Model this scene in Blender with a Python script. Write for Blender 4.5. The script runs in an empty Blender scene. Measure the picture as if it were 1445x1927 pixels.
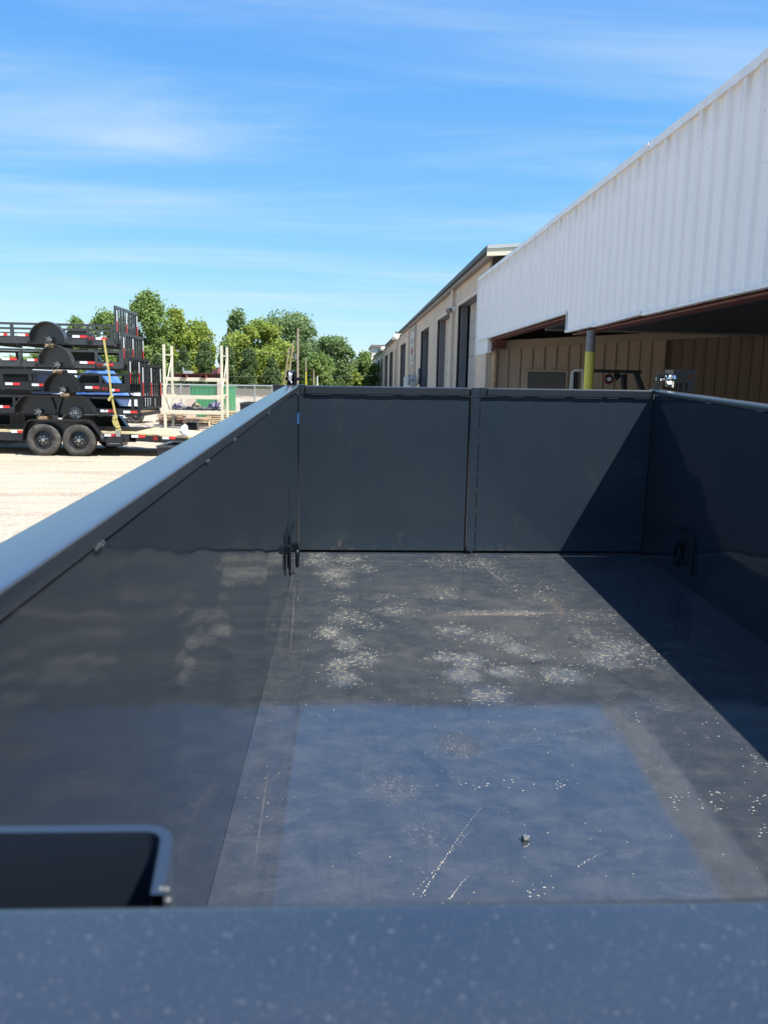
import bpy, math, random
import numpy as np
from mathutils import Vector, Matrix

random.seed(7)
rng = np.random.default_rng(7)
S = bpy.context.scene
COL = S.collection

# ------------------------------------------------------------------ camera
F = 1511.92                      # focal length in pixels of the 1445 x 1927 photograph
CAM = Vector((0, 0, 1.78))
B = Matrix(((0.9986669830533339, -0.012959261865331702, -0.049963131317582204),
            (-0.04729189715247645, 0.15811997072123973, -0.986286749035408),
            (0.020681717116134094, 0.9873348633523584, 0.15729632604135466)))
cd = bpy.data.cameras.new("camera")
cd.sensor_fit = 'VERTICAL'
cd.sensor_height = 36
cd.lens = F / 1927 * 36
cd.clip_start = 0.02
cd.clip_end = 3000
cd.dof.use_dof = True
cd.dof.focus_distance = 5.0
cd.dof.aperture_fstop = 11
cam = bpy.data.objects.new("camera", cd)
COL.objects.link(cam)
cam.matrix_world = Matrix.Translation(CAM) @ B.to_4x4()
S.camera = cam

# ------------------------------------------------------------------ light
SUN = Vector((0.51, -0.38, 1.0)).normalized()
sd = bpy.data.lights.new("sun", 'SUN')
sd.energy = 5.0
sd.angle = math.radians(0.53)
sd.color = (1.0, 0.965, 0.91)
sun = bpy.data.objects.new("sun", sd)
COL.objects.link(sun)
sun.rotation_euler = SUN.to_track_quat('Z', 'Y').to_euler()

W = bpy.data.worlds.new("World")
S.world = W
W.use_nodes = True
nt = W.node_tree
nt.nodes.clear()
N = nt.nodes.new
L = nt.links.new
out = N('ShaderNodeOutputWorld')
bg = N('ShaderNodeBackground')
bg.inputs[1].default_value = 0.13
sky = N('ShaderNodeTexSky')
sky.sky_type = 'NISHITA'
sky.sun_disc = False
sky.sun_elevation = math.asin(SUN.z)
sky.sun_rotation = math.atan2(SUN.x, SUN.y)
sky.air_density = 1.0
sky.dust_density = 0.15
sky.ozone_density = 2.2
sc_ = N('ShaderNodeSeparateColor')
hs = N('ShaderNodeCombineColor')
L(sky.outputs[0], sc_.inputs[0])
for i, (pw_, k_) in enumerate(((1.0, 0.46), (0.67, 1.08), (0.17, 3.25))):     # the camera's grading of the sky's range
    a_ = N('ShaderNodeMath'); a_.operation = 'POWER'; a_.inputs[1].default_value = pw_
    b_ = N('ShaderNodeMath'); b_.operation = 'MULTIPLY'; b_.inputs[1].default_value = k_
    L(sc_.outputs[i], a_.inputs[0]); L(a_.outputs[0], b_.inputs[0]); L(b_.outputs[0], hs.inputs[i])
tc = N('ShaderNodeTexCoord')
sep = N('ShaderNodeSeparateXYZ')
L(tc.outputs['Generated'], sep.inputs[0])
zz = N('ShaderNodeMath'); zz.operation = 'MAXIMUM'; zz.inputs[1].default_value = 0.0
L(sep.outputs[2], zz.inputs[0])
za = N('ShaderNodeMath'); za.operation = 'ADD'; za.inputs[1].default_value = 0.09
L(zz.outputs[0], za.inputs[0])
dx = N('ShaderNodeMath'); dx.operation = 'DIVIDE'
dy = N('ShaderNodeMath'); dy.operation = 'DIVIDE'
L(sep.outputs[0], dx.inputs[0]); L(za.outputs[0], dx.inputs[1])
L(sep.outputs[1], dy.inputs[0]); L(za.outputs[0], dy.inputs[1])
cmb = N('ShaderNodeCombineXYZ')
L(dx.outputs[0], cmb.inputs[0]); L(dy.outputs[0], cmb.inputs[1])


def cirrus(rot, scl, nscale, lo, hi, detail=7, dist=0.8):
    mp = N('ShaderNodeMapping')
    mp.inputs['Rotation'].default_value = (0, 0, rot)
    mp.inputs['Scale'].default_value = scl
    L(cmb.outputs[0], mp.inputs['Vector'])
    n = N('ShaderNodeTexNoise')
    n.inputs['Scale'].default_value = nscale
    n.inputs['Detail'].default_value = detail
    n.inputs['Roughness'].default_value = 0.56
    n.inputs['Distortion'].default_value = dist
    L(mp.outputs[0], n.inputs['Vector'])
    r = N('ShaderNodeMapRange')
    r.interpolation_type = 'SMOOTHSTEP'
    r.inputs['From Min'].default_value = lo
    r.inputs['From Max'].default_value = hi
    L(n.outputs['Fac'], r.inputs['Value'])
    return r.outputs[0]


c1 = cirrus(math.radians(-14), (0.42, 2.2, 1), 0.75, 0.42, 0.80)
c2 = cirrus(math.radians(8), (0.30, 1.1, 1), 1.1, 0.43, 0.84, 8, 1.2)
mx = N('ShaderNodeMath'); mx.operation = 'ADD'
L(c1, mx.inputs[0]); L(c2, mx.inputs[1])
m2 = N('ShaderNodeMath'); m2.operation = 'MULTIPLY'; m2.inputs[1].default_value = 0.42
m2.use_clamp = True
L(mx.outputs[0], m2.inputs[0])
mix = N('ShaderNodeMix'); mix.data_type = 'RGBA'
mix.inputs['B'].default_value = (3.3, 3.9, 4.3, 1)
L(m2.outputs[0], mix.inputs['Factor'])
L(hs.outputs[0], mix.inputs['A'])
L(mix.outputs['Result'], bg.inputs[0])
L(bg.outputs[0], out.inputs[0])

S.view_settings.view_transform = 'Standard'
S.view_settings.look = 'None'
S.view_settings.exposure = 0.85
S.view_settings.gamma = 1
S.view_settings.use_curve_mapping = False
S.render.engine = 'CYCLES'


# ------------------------------------------------------------------ pixel helpers (photograph pixels -> places)
def ray(px, py):
    return B @ Vector(((px - 722.5) / F, -(py - 963.5) / F, -1))


def at(px, py, Y):
    d = ray(px, py)
    return CAM + d * (Y / d.y)


def onx(px, py, X):
    d = ray(px, py)
    return CAM + d * (X / d.x)


def gnd(px, py, z=0.0):
    d = ray(px, py)
    return CAM + d * ((z - CAM.z) / d.z)


# ------------------------------------------------------------------ materials
def lin(c):
    return tuple(((x / 255) / 12.92 if x / 255 <= 0.04045 else ((x / 255 + 0.055) / 1.055) ** 2.4) for x in c)


class Mat:
    def __init__(s, name, col, rough=0.6, metal=0.0, spec=0.5, ior=1.5):
        s.m = bpy.data.materials.new(name)
        s.m.use_nodes = True
        s.nt = s.m.node_tree
        s.p = s.nt.nodes['Principled BSDF']
        s.p.inputs['Base Color'].default_value = (*col, 1)
        s.p.inputs['Roughness'].default_value = rough
        s.p.inputs['Metallic'].default_value = metal
        s.p.inputs['IOR'].default_value = ior
        s.p.inputs['Specular IOR Level'].default_value = spec
        s.col = col
        s.rough = rough
        s.csock = None

    def n(s, t, **kw):
        nd = s.nt.nodes.new(t)
        for k, v in kw.items():
            setattr(nd, k, v)
        return nd

    def l(s, a, b):
        s.nt.links.new(a, b)

    def coords(s, scale=(1, 1, 1), kind='Object', rot=(0, 0, 0), loc=(0, 0, 0)):
        t = s.n('ShaderNodeTexCoord')
        mp = s.n('ShaderNodeMapping')
        mp.inputs['Scale'].default_value = scale
        mp.inputs['Rotation'].default_value = rot
        mp.inputs['Location'].default_value = loc
        s.l(t.outputs[kind], mp.inputs['Vector'])
        return mp.outputs[0]

    def noise(s, scale, lo=0.35, hi=0.65, detail=5, rough=0.55, vec=None, dist=0.0):
        nz = s.n('ShaderNodeTexNoise')
        nz.inputs['Scale'].default_value = scale
        nz.inputs['Detail'].default_value = detail
        nz.inputs['Roughness'].default_value = rough
        nz.inputs['Distortion'].default_value = dist
        s.l(vec if vec is not None else s.coords(), nz.inputs['Vector'])
        mr = s.n('ShaderNodeMapRange')
        mr.inputs['From Min'].default_value = lo
        mr.inputs['From Max'].default_value = hi
        s.l(nz.outputs['Fac'], mr.inputs['Value'])
        return mr.outputs[0]

    def math(s, op, a, b, clamp=False):
        m = s.n('ShaderNodeMath', operation=op, use_clamp=clamp)
        for i, x in enumerate((a, b)):
            if isinstance(x, (int, float)):
                m.inputs[i].default_value = x
            elif x is not None:
                s.l(x, m.inputs[i])
        return m.outputs[0]

    def blend(s, fac, col, amount=1.0):
        """mix col over what the base colour is so far, by socket fac * amount"""
        mxn = s.n('ShaderNodeMix', data_type='RGBA')
        if amount != 1.0:
            fac = s.math('MULTIPLY', fac, amount, True)
        s.l(fac, mxn.inputs['Factor'])
        if s.csock is None:
            mxn.inputs['A'].default_value = (*s.col, 1)
        else:
            s.l(s.csock, mxn.inputs['A'])
        mxn.inputs['B'].default_value = (*col, 1)
        s.csock = mxn.outputs['Result']
        s.l(s.csock, s.p.inputs['Base Color'])
        return s

    def roughen(s, fac, lo, hi):
        mr = s.n('ShaderNodeMapRange')
        mr.inputs['To Min'].default_value = lo
        mr.inputs['To Max'].default_value = hi
        s.l(fac, mr.inputs['Value'])
        s.l(mr.outputs[0], s.p.inputs['Roughness'])
        return s

    def bump(s, fac, dist, strength=1.0):
        b = s.n('ShaderNodeBump')
        b.inputs['Distance'].default_value = dist
        b.inputs['Strength'].default_value = strength
        s.l(fac, b.inputs['Height'])
        if s.p.inputs['Normal'].is_linked:
            s.l(s.p.inputs['Normal'].links[0].from_socket, b.inputs['Normal'])
        s.l(b.outputs[0], s.p.inputs['Normal'])
        return s


M = {}


def simple(key, col, rough=0.6, metal=0.0, var=None, varamt=0.5, scale=3.0, spec=0.5, bumpd=0):
    m = Mat(key, col, rough, metal, spec)
    if var is not None:
        f = m.noise(scale, 0.38, 0.66)
        m.blend(f, var, varamt)
        if bumpd:
            m.bump(f, bumpd)
    M[key] = m.m
    return m


def gate_dirt(m, z0):
    sp = m.n('ShaderNodeSeparateXYZ')
    m.l(m.coords(), sp.inputs[0])
    g_ = m.n('ShaderNodeMapRange')
    g_.inputs['From Min'].default_value = z0 + 0.14
    g_.inputs['From Max'].default_value = z0
    m.l(sp.outputs[2], g_.inputs['Value'])
    m.blend(m.math('MULTIPLY', g_.outputs[0], m.math('MULTIPLY', m.noise(26, 0.52, 0.68, 5, 0.7, m.coords((1, 1, 0.8))), m.noise(2.1, 0.52, 0.62, 2), True), True), (0.20, 0.135, 0.09), 0.75)
    m.blend(m.noise(4.5, 0.57, 0.66, 6, 0.75, m.coords((1, 1, 0.6), loc=(3, 0, 0))), (0.07, 0.072, 0.072), 0.28)


# black powder-coated sheet of the dump box (sides)
def paint(key, col=(0.0185, 0.0245, 0.0335), rough=0.12, wave=0.0, dust=0.12, spots=True, ior=1.62):
    m = Mat(key, col, rough, 0, 0.5, ior)
    f = m.noise(2.3, 0.35, 0.72, 6)
    m.blend(f, (0.050, 0.054, 0.058), dust)
    st = m.noise(9, 0.45, 0.75, 4, 0.6, m.coords((1, 1, 0.12)))
    m.blend(st, (0.07, 0.068, 0.064), dust * 0.7)
    g = m.noise(60, 0.3, 0.7, 3)
    rr = m.math('ADD', m.math('MULTIPLY', f, 0.06), m.math('MULTIPLY', g, 0.03))
    m.roughen(rr, rough - 0.03, rough + 0.5)
    if wave:
        w = m.noise(1.7, 0.2, 0.8, 1.5, 0.4)
        m.bump(w, wave)
        m.bump(m.noise(9, 0.2, 0.8, 1, 0.4, m.coords((1, 0.35, 2.2))), wave * 0.05)
    op = m.noise(420, 0.2, 0.8, 1)
    m.bump(op, 0.000008)
    if spots:
        v = m.n('ShaderNodeTexVoronoi', feature='F1')
        v.inputs['Scale'].default_value = 26
        m.l(m.coords(), v.inputs['Vector'])
        thr = m.n('ShaderNodeMapRange')
        thr.inputs['From Min'].default_value = 0.055
        thr.inputs['From Max'].default_value = 0.02
        m.l(v.outputs['Distance'], thr.inputs['Value'])
        sel = m.math('GREATER_THAN', m.noise(33, 0, 1, 1), 0.60)
        m.blend(m.math('MULTIPLY', thr.outputs[0], sel), (0.20, 0.20, 0.19), 0.6)
    if key == 'black_paint_gate': gate_dirt(m, 0.503)
    M[key] = m.m
    return m


paint('black_paint', wave=0.008, rough=0.075, dust=0.10)
paint('black_paint_gate', col=(0.026, 0.039, 0.053), rough=0.13, wave=0.006, dust=0.16)
paint('black_trim', rough=0.24, dust=0.08, spots=False)
# top of the rails: blotchy film of dust
m = paint('rail_paint', col=(0.020, 0.026, 0.036), rough=0.20, dust=0.15, spots=False, ior=1.95)
# dust-filmed upper face of the side rails, made paler and glossier for sky sheen
paint('rail_film_sky_sheen', col=(0.040, 0.050, 0.066), rough=0.24, dust=0.2, spots=False, ior=3.1)
v = m.n('ShaderNodeTexVoronoi', feature='F1')
v.inputs['Scale'].default_value = 240
m.l(m.coords(), v.inputs['Vector'])
thr = m.n('ShaderNodeMapRange')
thr.inputs['From Min'].default_value = 0.26
thr.inputs['From Max'].default_value = 0.06
m.l(v.outputs['Distance'], thr.inputs['Value'])
sel = m.noise(420, 0.44, 0.60, 2)
m.blend(m.math('MULTIPLY', thr.outputs[0], sel, True), (0.26, 0.25, 0.24), 0.40)
v2 = m.n('ShaderNodeTexVoronoi', feature='F1')
v2.inputs['Scale'].default_value = 520
m.l(m.coords(), v2.inputs['Vector'])
t2 = m.n('ShaderNodeMapRange')
t2.inputs['From Min'].default_value = 0.22
t2.inputs['From Max'].default_value = 0.1
m.l(v2.outputs['Distance'], t2.inputs['Value'])
m.blend(t2.outputs[0], (0.3, 0.28, 0.27), 0.22)

paint('shroud_paint', col=(0.018, 0.025, 0.037), rough=0.2, dust=0.1, spots=False, ior=1.9)
simple('weld', (0.05, 0.055, 0.06), 0.35)
simple('chrome', (0.75, 0.75, 0.78), 0.12, 1.0)
simple('dark_steel', (0.006, 0.009, 0.013), 0.34, spec=0.18)
simple('zinc', (0.45, 0.44, 0.42), 0.35, 0.9)
simple('blue_tape', (0.05, 0.22, 0.62), 0.5)
simple('edge_glint', (0.15, 0.135, 0.115), 0.45, var=(0.09, 0.085, 0.08), varamt=0.6, scale=30)  # pale tone for the painted reflection on the wall's rear edge
simple('chip', (0.34, 0.32, 0.275), 0.8)
simple('straw', (0.27, 0.25, 0.195), 0.85, var=(0.11, 0.105, 0.085), varamt=0.9, scale=45)
simple('trailer_black', (0.010, 0.012, 0.017), 0.28, var=(0.04, 0.04, 0.04), varamt=0.25, scale=5)
simple('trailer_grey', (0.044, 0.048, 0.053), 0.30, var=(0.06, 0.06, 0.058), varamt=0.35, scale=5)
simple('tyre', (0.030, 0.029, 0.028), 0.85, var=(0.13, 0.115, 0.095), varamt=0.6, scale=7)
simple('rim_black', (0.02, 0.022, 0.026), 0.3)
simple('red_tape', (0.62, 0.035, 0.03), 0.4)
simple('white_tape', (0.80, 0.80, 0.82), 0.4)
simple('red_lens', (0.22, 0.012, 0.012), 0.25)
simple('strap_yellow', (0.50, 0.42, 0.14), 0.8, var=(0.4, 0.33, 0.12), varamt=0.5, scale=20)
m = simple('deck_wood', (0.56, 0.47, 0.28), 0.8, var=(0.38, 0.30, 0.17), varamt=0.5, scale=2)
simple('block_wood', (0.42, 0.28, 0.15), 0.8, var=(0.25, 0.16, 0.09), varamt=0.6, scale=9)
simple('lumber', (0.56, 0.40, 0.25), 0.8, var=(0.36, 0.22, 0.13), varamt=0.7, scale=4)
simple('lumber_red', (0.36, 0.19, 0.12), 0.8, var=(0.22, 0.12, 0.08), varamt=0.7, scale=4)
simple('rack_cream', (0.68, 0.63, 0.48), 0.5, var=(0.55, 0.50, 0.37), varamt=0.5, scale=2)
simple('galv', (0.46, 0.47, 0.47), 0.4, 0.6)
simple('red_oxide', (0.13, 0.035, 0.03), 0.6, var=(0.2, 0.07, 0.05), varamt=0.5, scale=3)
simple('pink_oxide', (0.36, 0.14, 0.13), 0.7, var=(0.25, 0.09, 0.08), varamt=0.5, scale=3)
simple('green_box', (0.015, 0.27, 0.085), 0.5, var=(0.04, 0.38, 0.15), varamt=0.6, scale=1.5)
simple('pale_wrap', (0.62, 0.48, 0.38), 0.7)
simple('purple_tarp', (0.13, 0.12, 0.20), 0.5, var=(0.40, 0.38, 0.46), varamt=0.5, scale=5)
simple('blue_tarp', (0.03, 0.13, 0.46), 0.45, var=(0.3, 0.4, 0.55), varamt=0.4, scale=3)
simple('white_vinyl', (0.78, 0.79, 0.80), 0.4)
simple('clear_wrap', (0.62, 0.62, 0.60), 0.3, var=(0.38, 0.38, 0.38), varamt=0.4, scale=9)
simple('glass_dark', (0.010, 0.012, 0.016), 0.08, spec=0.3)
simple('old_board', (0.26, 0.23, 0.19), 0.9, var=(0.14, 0.12, 0.10), varamt=0.8, scale=2)
simple('bank_soil', (0.45, 0.38, 0.29), 0.95, var=(0.30, 0.25, 0.18), varamt=0.8, scale=0.8, bumpd=0.1)
simple('pole_wood', (0.36, 0.28, 0.21), 0.9, var=(0.24, 0.18, 0.13), varamt=0.7, scale=3)
simple('wire', (0.03, 0.03, 0.03), 0.6)
simple('bark', (0.13, 0.10, 0.075), 0.95, var=(0.07, 0.055, 0.04), varamt=0.7, scale=4, bumpd=0.03)
simple('pipe_grey', (0.13, 0.135, 0.14), 0.5, var=(0.2, 0.2, 0.2), varamt=0.4, scale=6)
simple('pipe_yellow', (0.58, 0.50, 0.055), 0.6, var=(0.36, 0.34, 0.08), varamt=0.55, scale=7)
simple('rust_column', (0.42, 0.30, 0.17), 0.6, var=(0.30, 0.12, 0.05), varamt=0.75, scale=5)
simple('cabinet_grey', (0.42, 0.44, 0.44), 0.5)
simple('conduit', (0.09, 0.09, 0.10), 0.5)
simple('lamp_white', (0.72, 0.66, 0.56), 0.4)
simple('jamb_grey', (0.145, 0.14, 0.150), 0.6, var=(0.19, 0.185, 0.19), varamt=0.5, scale=2)
simple('dark_interior', (0.015, 0.015, 0.016), 0.8)
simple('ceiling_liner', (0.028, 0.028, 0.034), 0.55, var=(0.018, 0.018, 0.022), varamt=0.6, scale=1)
simple('canopy_tan', (0.52, 0.40, 0.29), 0.6, var=(0.42, 0.31, 0.22), varamt=0.5, scale=2)
simple('brown_trim', (0.23, 0.185, 0.16), 0.5)
simple('eave_dark', (0.06, 0.062, 0.07), 0.5, spec=0.2)
simple('door_beige', (0.40, 0.36, 0.31), 0.6, spec=0.2)
simple('hose_red', (0.30, 0.03, 0.03), 0.5)
simple('sign_green', (0.30, 0.37, 0.31), 0.6, var=(0.48, 0.52, 0.47), varamt=0.9, scale=3)
simple('sign_white', (0.66, 0.66, 0.62), 0.6, var=(0.42, 0.46, 0.42), varamt=0.7, scale=4)
simple('sign_red', (0.34, 0.12, 0.10), 0.6)
simple('sign_board', (0.36, 0.30, 0.23), 0.7)

# weathered white ribbed sheet
m = Mat('white_sheet', (0.85, 0.815, 0.78), 0.42, 0, 0.5)
f = m.noise(0.8, 0.35, 0.7, 5)
m.blend(f, (0.79, 0.765, 0.735), 0.6)
st = m.noise(6, 0.48, 0.78, 4, 0.6, m.coords((1, 1, 0.05)))
m.blend(st, (0.50, 0.48, 0.45), 0.2)
sp = m.n('ShaderNodeSeparateXYZ')
m.l(m.coords(), sp.inputs[0])
tp = m.n('ShaderNodeMapRange')
tp.inputs['From Min'].default_value = 1.25
tp.inputs['From Max'].default_value = 1.62
m.l(sp.outputs[2], tp.inputs['Value'])
nn = m.noise(9, 0.35, 0.7, 3, 0.6, m.coords((1, 1, 0.2)))
m.blend(m.math('MULTIPLY', tp.outputs[0], nn, True), (0.40, 0.33, 0.26), 0.55)
M['white_sheet'] = m.m
simple('white_trim', (0.80, 0.79, 0.78), 0.4, var=(0.5, 0.46, 0.42), varamt=0.3, scale=3)

# tan ribbed sheet
m = Mat('tan_sheet', (0.64, 0.515, 0.395), 0.5, 0, 0.4)
f = m.noise(0.5, 0.35, 0.7, 5)
m.blend(f, (0.52, 0.425, 0.33), 0.6)
st = m.noise(5, 0.48, 0.8, 4, 0.6, m.coords((1, 1, 0.06)))
m.blend(st, (0.34, 0.26, 0.19), 0.3)
M['tan_sheet'] = m.m
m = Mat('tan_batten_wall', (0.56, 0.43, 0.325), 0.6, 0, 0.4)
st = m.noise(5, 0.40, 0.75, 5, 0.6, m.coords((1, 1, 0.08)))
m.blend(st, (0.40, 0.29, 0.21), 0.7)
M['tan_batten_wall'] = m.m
m = Mat('batten_wall_darker', (0.34, 0.255, 0.19), 0.6, 0, 0.4)  # tan batten wall in a darker tone, for the panels past the step
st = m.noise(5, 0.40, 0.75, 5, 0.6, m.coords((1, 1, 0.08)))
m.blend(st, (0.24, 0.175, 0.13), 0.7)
M['batten_wall_darker'] = m.m

# ground: pale crushed limestone
m = Mat('limestone', (0.475, 0.41, 0.30), 0.95, 0, 0.2)
a = m.noise(0.22, 0.40, 0.66, 6, 0.6, m.coords((1, 2.2, 1)))
m.blend(a, (0.45, 0.345, 0.26), 0.85)
b = m.noise(1.4, 0.42, 0.70, 7, 0.65, m.coords((0.6, 1.6, 1)))
m.blend(b, (0.43, 0.37, 0.295), 0.5)
c = m.noise(16, 0.52, 0.70, 5, 0.7)
m.blend(c, (0.35, 0.30, 0.24), 0.35)
c2_ = m.noise(7, 0.56, 0.62, 4, 0.75, m.coords((1, 1.8, 1)))
m.blend(c2_, (0.22, 0.17, 0.13), 0.3)
d = m.noise(55, 0.3, 0.75, 4)
m.blend(d, (0.52, 0.46, 0.35), 0.5)
rt = m.noise(0.9, 0.50, 0.60, 5, 0.65, m.coords((0.25, 2.6, 1), rot=(0, 0, 0.12)), 0.5)
m.blend(rt, (0.35, 0.27, 0.20), 0.65)
m.bump(c, 0.008); m.bump(b, 0.03)
M['limestone'] = m.m
simple('stone', (0.46, 0.41, 0.34), 0.95, var=(0.26, 0.22, 0.18), varamt=0.8, scale=4)
simple('grass', (0.08, 0.12, 0.03), 0.9, var=(0.16, 0.16, 0.06), varamt=0.7, scale=0.6)


# foliage
def leafmat(key, c1, c2, c3):
    m = Mat(key, c1, 0.6, 0, 0.25)
    g = m.n('ShaderNodeNewGeometry')
    m.blend(g.outputs['Random Per Island'], c2, 0.75)
    f = m.noise(0.55, 0.42, 0.66, 3)
    m.blend(f, c3, 0.6)
    tr = m.n('ShaderNodeBsdfTranslucent')
    m.l(m.csock, tr.inputs['Color'])
    ms = m.n('ShaderNodeMixShader')
    ms.inputs[0].default_value = 0.42
    m.l(m.p.outputs[0], ms.inputs[1])
    m.l(tr.outputs[0], ms.inputs[2])
    m.l(ms.outputs[0], m.nt.nodes['Material Output'].inputs['Surface'])
    M[key] = m.m


leafmat('leaf_green', (0.20, 0.30, 0.075), (0.31, 0.40, 0.14), (0.13, 0.22, 0.055))
leafmat('leaf_yellow', (0.29, 0.36, 0.065), (0.42, 0.46, 0.11), (0.18, 0.28, 0.05))
leafmat('leaf_blue', (0.185, 0.275, 0.10), (0.31, 0.39, 0.18), (0.12, 0.20, 0.07))
leafmat('needle_dark', (0.10, 0.16, 0.055), (0.19, 0.26, 0.10), (0.075, 0.13, 0.045))

# dusty bed floor: paint under a film of dust with boot prints
T_, XL, XR, ZF, ZR = 4.736, -0.3117, 1.7883, -1.2144, -0.2132      # dump box frame (camera = origin)
# rotation of the dump box in the world: the trailer stands nose down on its tongue
RB = Matrix(((0.999945788495302, 0.007401360580920911, -0.007323928731216964),
             (-0.007700710579383541, 0.9990994154192333, -0.04172597710682094),
             (0.00700850391177216, 0.041780114534280155, 0.999102248472308)))
BOX = Matrix.Translation(CAM) @ RB.to_4x4()
BOXI = RB.transposed()


def bray(px, py):
    return BOXI @ ray(px, py)


def bfloor(px, py, z=ZF):
    d = bray(px, py)
    return d * (z / d.z)


def bwall(px, py, x=XL):
    d = bray(px, py)
    return d * (x / d.x)


def bgate(px, py, y=T_):
    d = bray(px, py)
    return d * (y / d.y)


OFF = Vector(((XL + XR) / 2, 2.4, -1.70))                            # trailer origin in the box frame
prints = [(600, 1052, 26, 12, 1.0), (628, 1078, 34, 13, 1.0), (645, 1096, 22, 10, .8), (660, 1052, 26, 9, .8), (690, 1070, 22, 9, .6),
          (642, 1128, 26, 10, .5), (722, 1124, 24, 8, .4), (655, 1162, 40, 14, .8), (735, 1150, 42, 10, .7), (700, 1178, 26, 8, .4),
          (618, 1190, 26, 13, 1.0), (655, 1212, 26, 15, 1.0), (690, 1238, 28, 13, 1.0), (640, 1249, 24, 11, .9), (643, 1276, 32, 15, 1.0),
          (850, 1056, 50, 14, .5), (905, 1062, 40, 12, .6), (945, 1084, 22, 12, .5), (835, 1118, 34, 12, .5), (1010, 1115, 60, 20, .35),
          (940, 1153, 120, 5, .8), (858, 1190, 42, 13, .8), (925, 1200, 34, 13, .7), (832, 1236, 26, 11, .8), (882, 1244, 36, 14, 1.0),
          (970, 1218, 26, 11, .8), (870, 1270, 34, 15, 1.0), (950, 1264, 34, 12, .9), (1060, 1270, 40, 15, .9), (1018, 1236, 28, 8, .7),
          (920, 1306, 42, 16, .8), (1108, 1196, 40, 16, .6), (1165, 1218, 50, 20, .8), (1140, 1240, 48, 18, .8), (1215, 1240, 36, 16, .5),
          (1100, 1160, 70, 12, .4)]
faint = [(865, 1402, 48, 24, .9), (740, 1485, 52, 30, .8), (690, 1450, 28, 12, .5), (797, 1572, 42, 26, .6), (1100, 1380, 60, 22, .35),
         (970, 1380, 60, 18, .35), (1240, 1330, 60, 20, .5), (880, 1460, 40, 22, .4), (1190, 1340, 20, 16, .5), (1190, 1600, 30, 18, .25)]

m = Mat('bed_floor', (0.029, 0.035, 0.043), 0.1, 0, 0.5, 1.9)
fa = m.noise(1.3, 0.35, 0.72, 6, 0.6)
m.blend(fa, (0.045, 0.049, 0.055), 0.55)
fb = m.noise(14, 0.42, 0.72, 6, 0.7)
m.blend(fb, (0.105, 0.10, 0.094), 0.30)
scn = m.noise(7, 0.50, 0.60, 6, 0.75, m.coords((0.6, 1.3, 1), rot=(0, 0, 0.5)), 0.6)
m.blend(scn, (0.13, 0.125, 0.115), 0.14)
scn2 = m.noise(11, 0.55, 0.62, 6, 0.75, m.coords((1.8, 0.22, 1), rot=(0, 0, 0.2)), 0.3)
m.blend(scn2, (0.020, 0.024, 0.03), 0.2)
tc0 = m.n('ShaderNodeTexCoord')
acc = None
accf = None
for k, (px, py, sx, sy, w) in enumerate(prints + faint):
    c = bfloor(px, py) - OFF
    ex = bfloor(px + sx, py) - OFF
    ey = bfloor(px, py - sy) - OFF
    rx = max((ex - c).length, 0.02) * 1.15
    ry = max((ey - c).length, 0.03) * 1.15
    sub = m.n('ShaderNodeVectorMath', operation='SUBTRACT')
    m.l(tc0.outputs['Object'], sub.inputs[0])
    sub.inputs[1].default_value = c
    mul = m.n('ShaderNodeVectorMath', operation='MULTIPLY')
    m.l(sub.outputs[0], mul.inputs[0])
    mul.inputs[1].default_value = (1 / rx, 1 / ry, 0)
    ln = m.n('ShaderNodeVectorMath', operation='LENGTH')
    m.l(mul.outputs[0], ln.inputs[0])
    mr = m.n('ShaderNodeMapRange', interpolation_type='SMOOTHSTEP')
    mr.inputs['From Min'].default_value = 1.25
    mr.inputs['From Max'].default_value = 0.35
    mr.inputs['To Max'].default_value = w
    m.l(ln.outputs['Value'], mr.inputs['Value'])
    if k < len(prints):
        acc = mr.outputs[0] if acc is None else m.math('MAXIMUM', acc, mr.outputs[0])
    else:
        accf = mr.outputs[0] if accf is None else m.math('MAXIMUM', accf, mr.outputs[0])



def stroke_mask(x0, y0, x1, y1, w, val, brk=None):
    a = bfloor(x0, y0) - OFF
    b = bfloor(x1, y1) - OFF
    c = (a + b) / 2
    d = (b - a)
    hl = d.length / 2
    d.normalize()
    sub = m.n('ShaderNodeVectorMath', operation='SUBTRACT')
    m.l(tc0.outputs['Object'], sub.inputs[0])
    sub.inputs[1].default_value = c
    d1 = m.n('ShaderNodeVectorMath', operation='DOT_PRODUCT'); m.l(sub.outputs[0], d1.inputs[0]); d1.inputs[1].default_value = d / hl
    d2 = m.n('ShaderNodeVectorMath', operation='DOT_PRODUCT'); m.l(sub.outputs[0], d2.inputs[0]); d2.inputs[1].default_value = Vector((-d.y, d.x, 0)) / w
    cb = m.n('ShaderNodeCombineXYZ'); m.l(d1.outputs['Value'], cb.inputs[0]); m.l(d2.outputs['Value'], cb.inputs[1])
    ln = m.n('ShaderNodeVectorMath', operation='LENGTH'); m.l(cb.outputs[0], ln.inputs[0])
    mr = m.n('ShaderNodeMapRange', interpolation_type='SMOOTHSTEP')
    mr.inputs['From Min'].default_value = 1.1
    mr.inputs['From Max'].default_value = 0.5
    mr.inputs['To Max'].default_value = val
    m.l(ln.outputs['Value'], mr.inputs['Value'])
    o_ = mr.outputs[0]
    if brk is not None:
        o_ = m.math('MULTIPLY', o_, brk, True)
    return o_


def group_mask(lst, brk=None):
    r_ = None
    for q in lst:
        k_ = stroke_mask(*q, brk=brk)
        r_ = k_ if r_ is None else m.math('MAXIMUM', r_, k_)
    return r_


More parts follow.
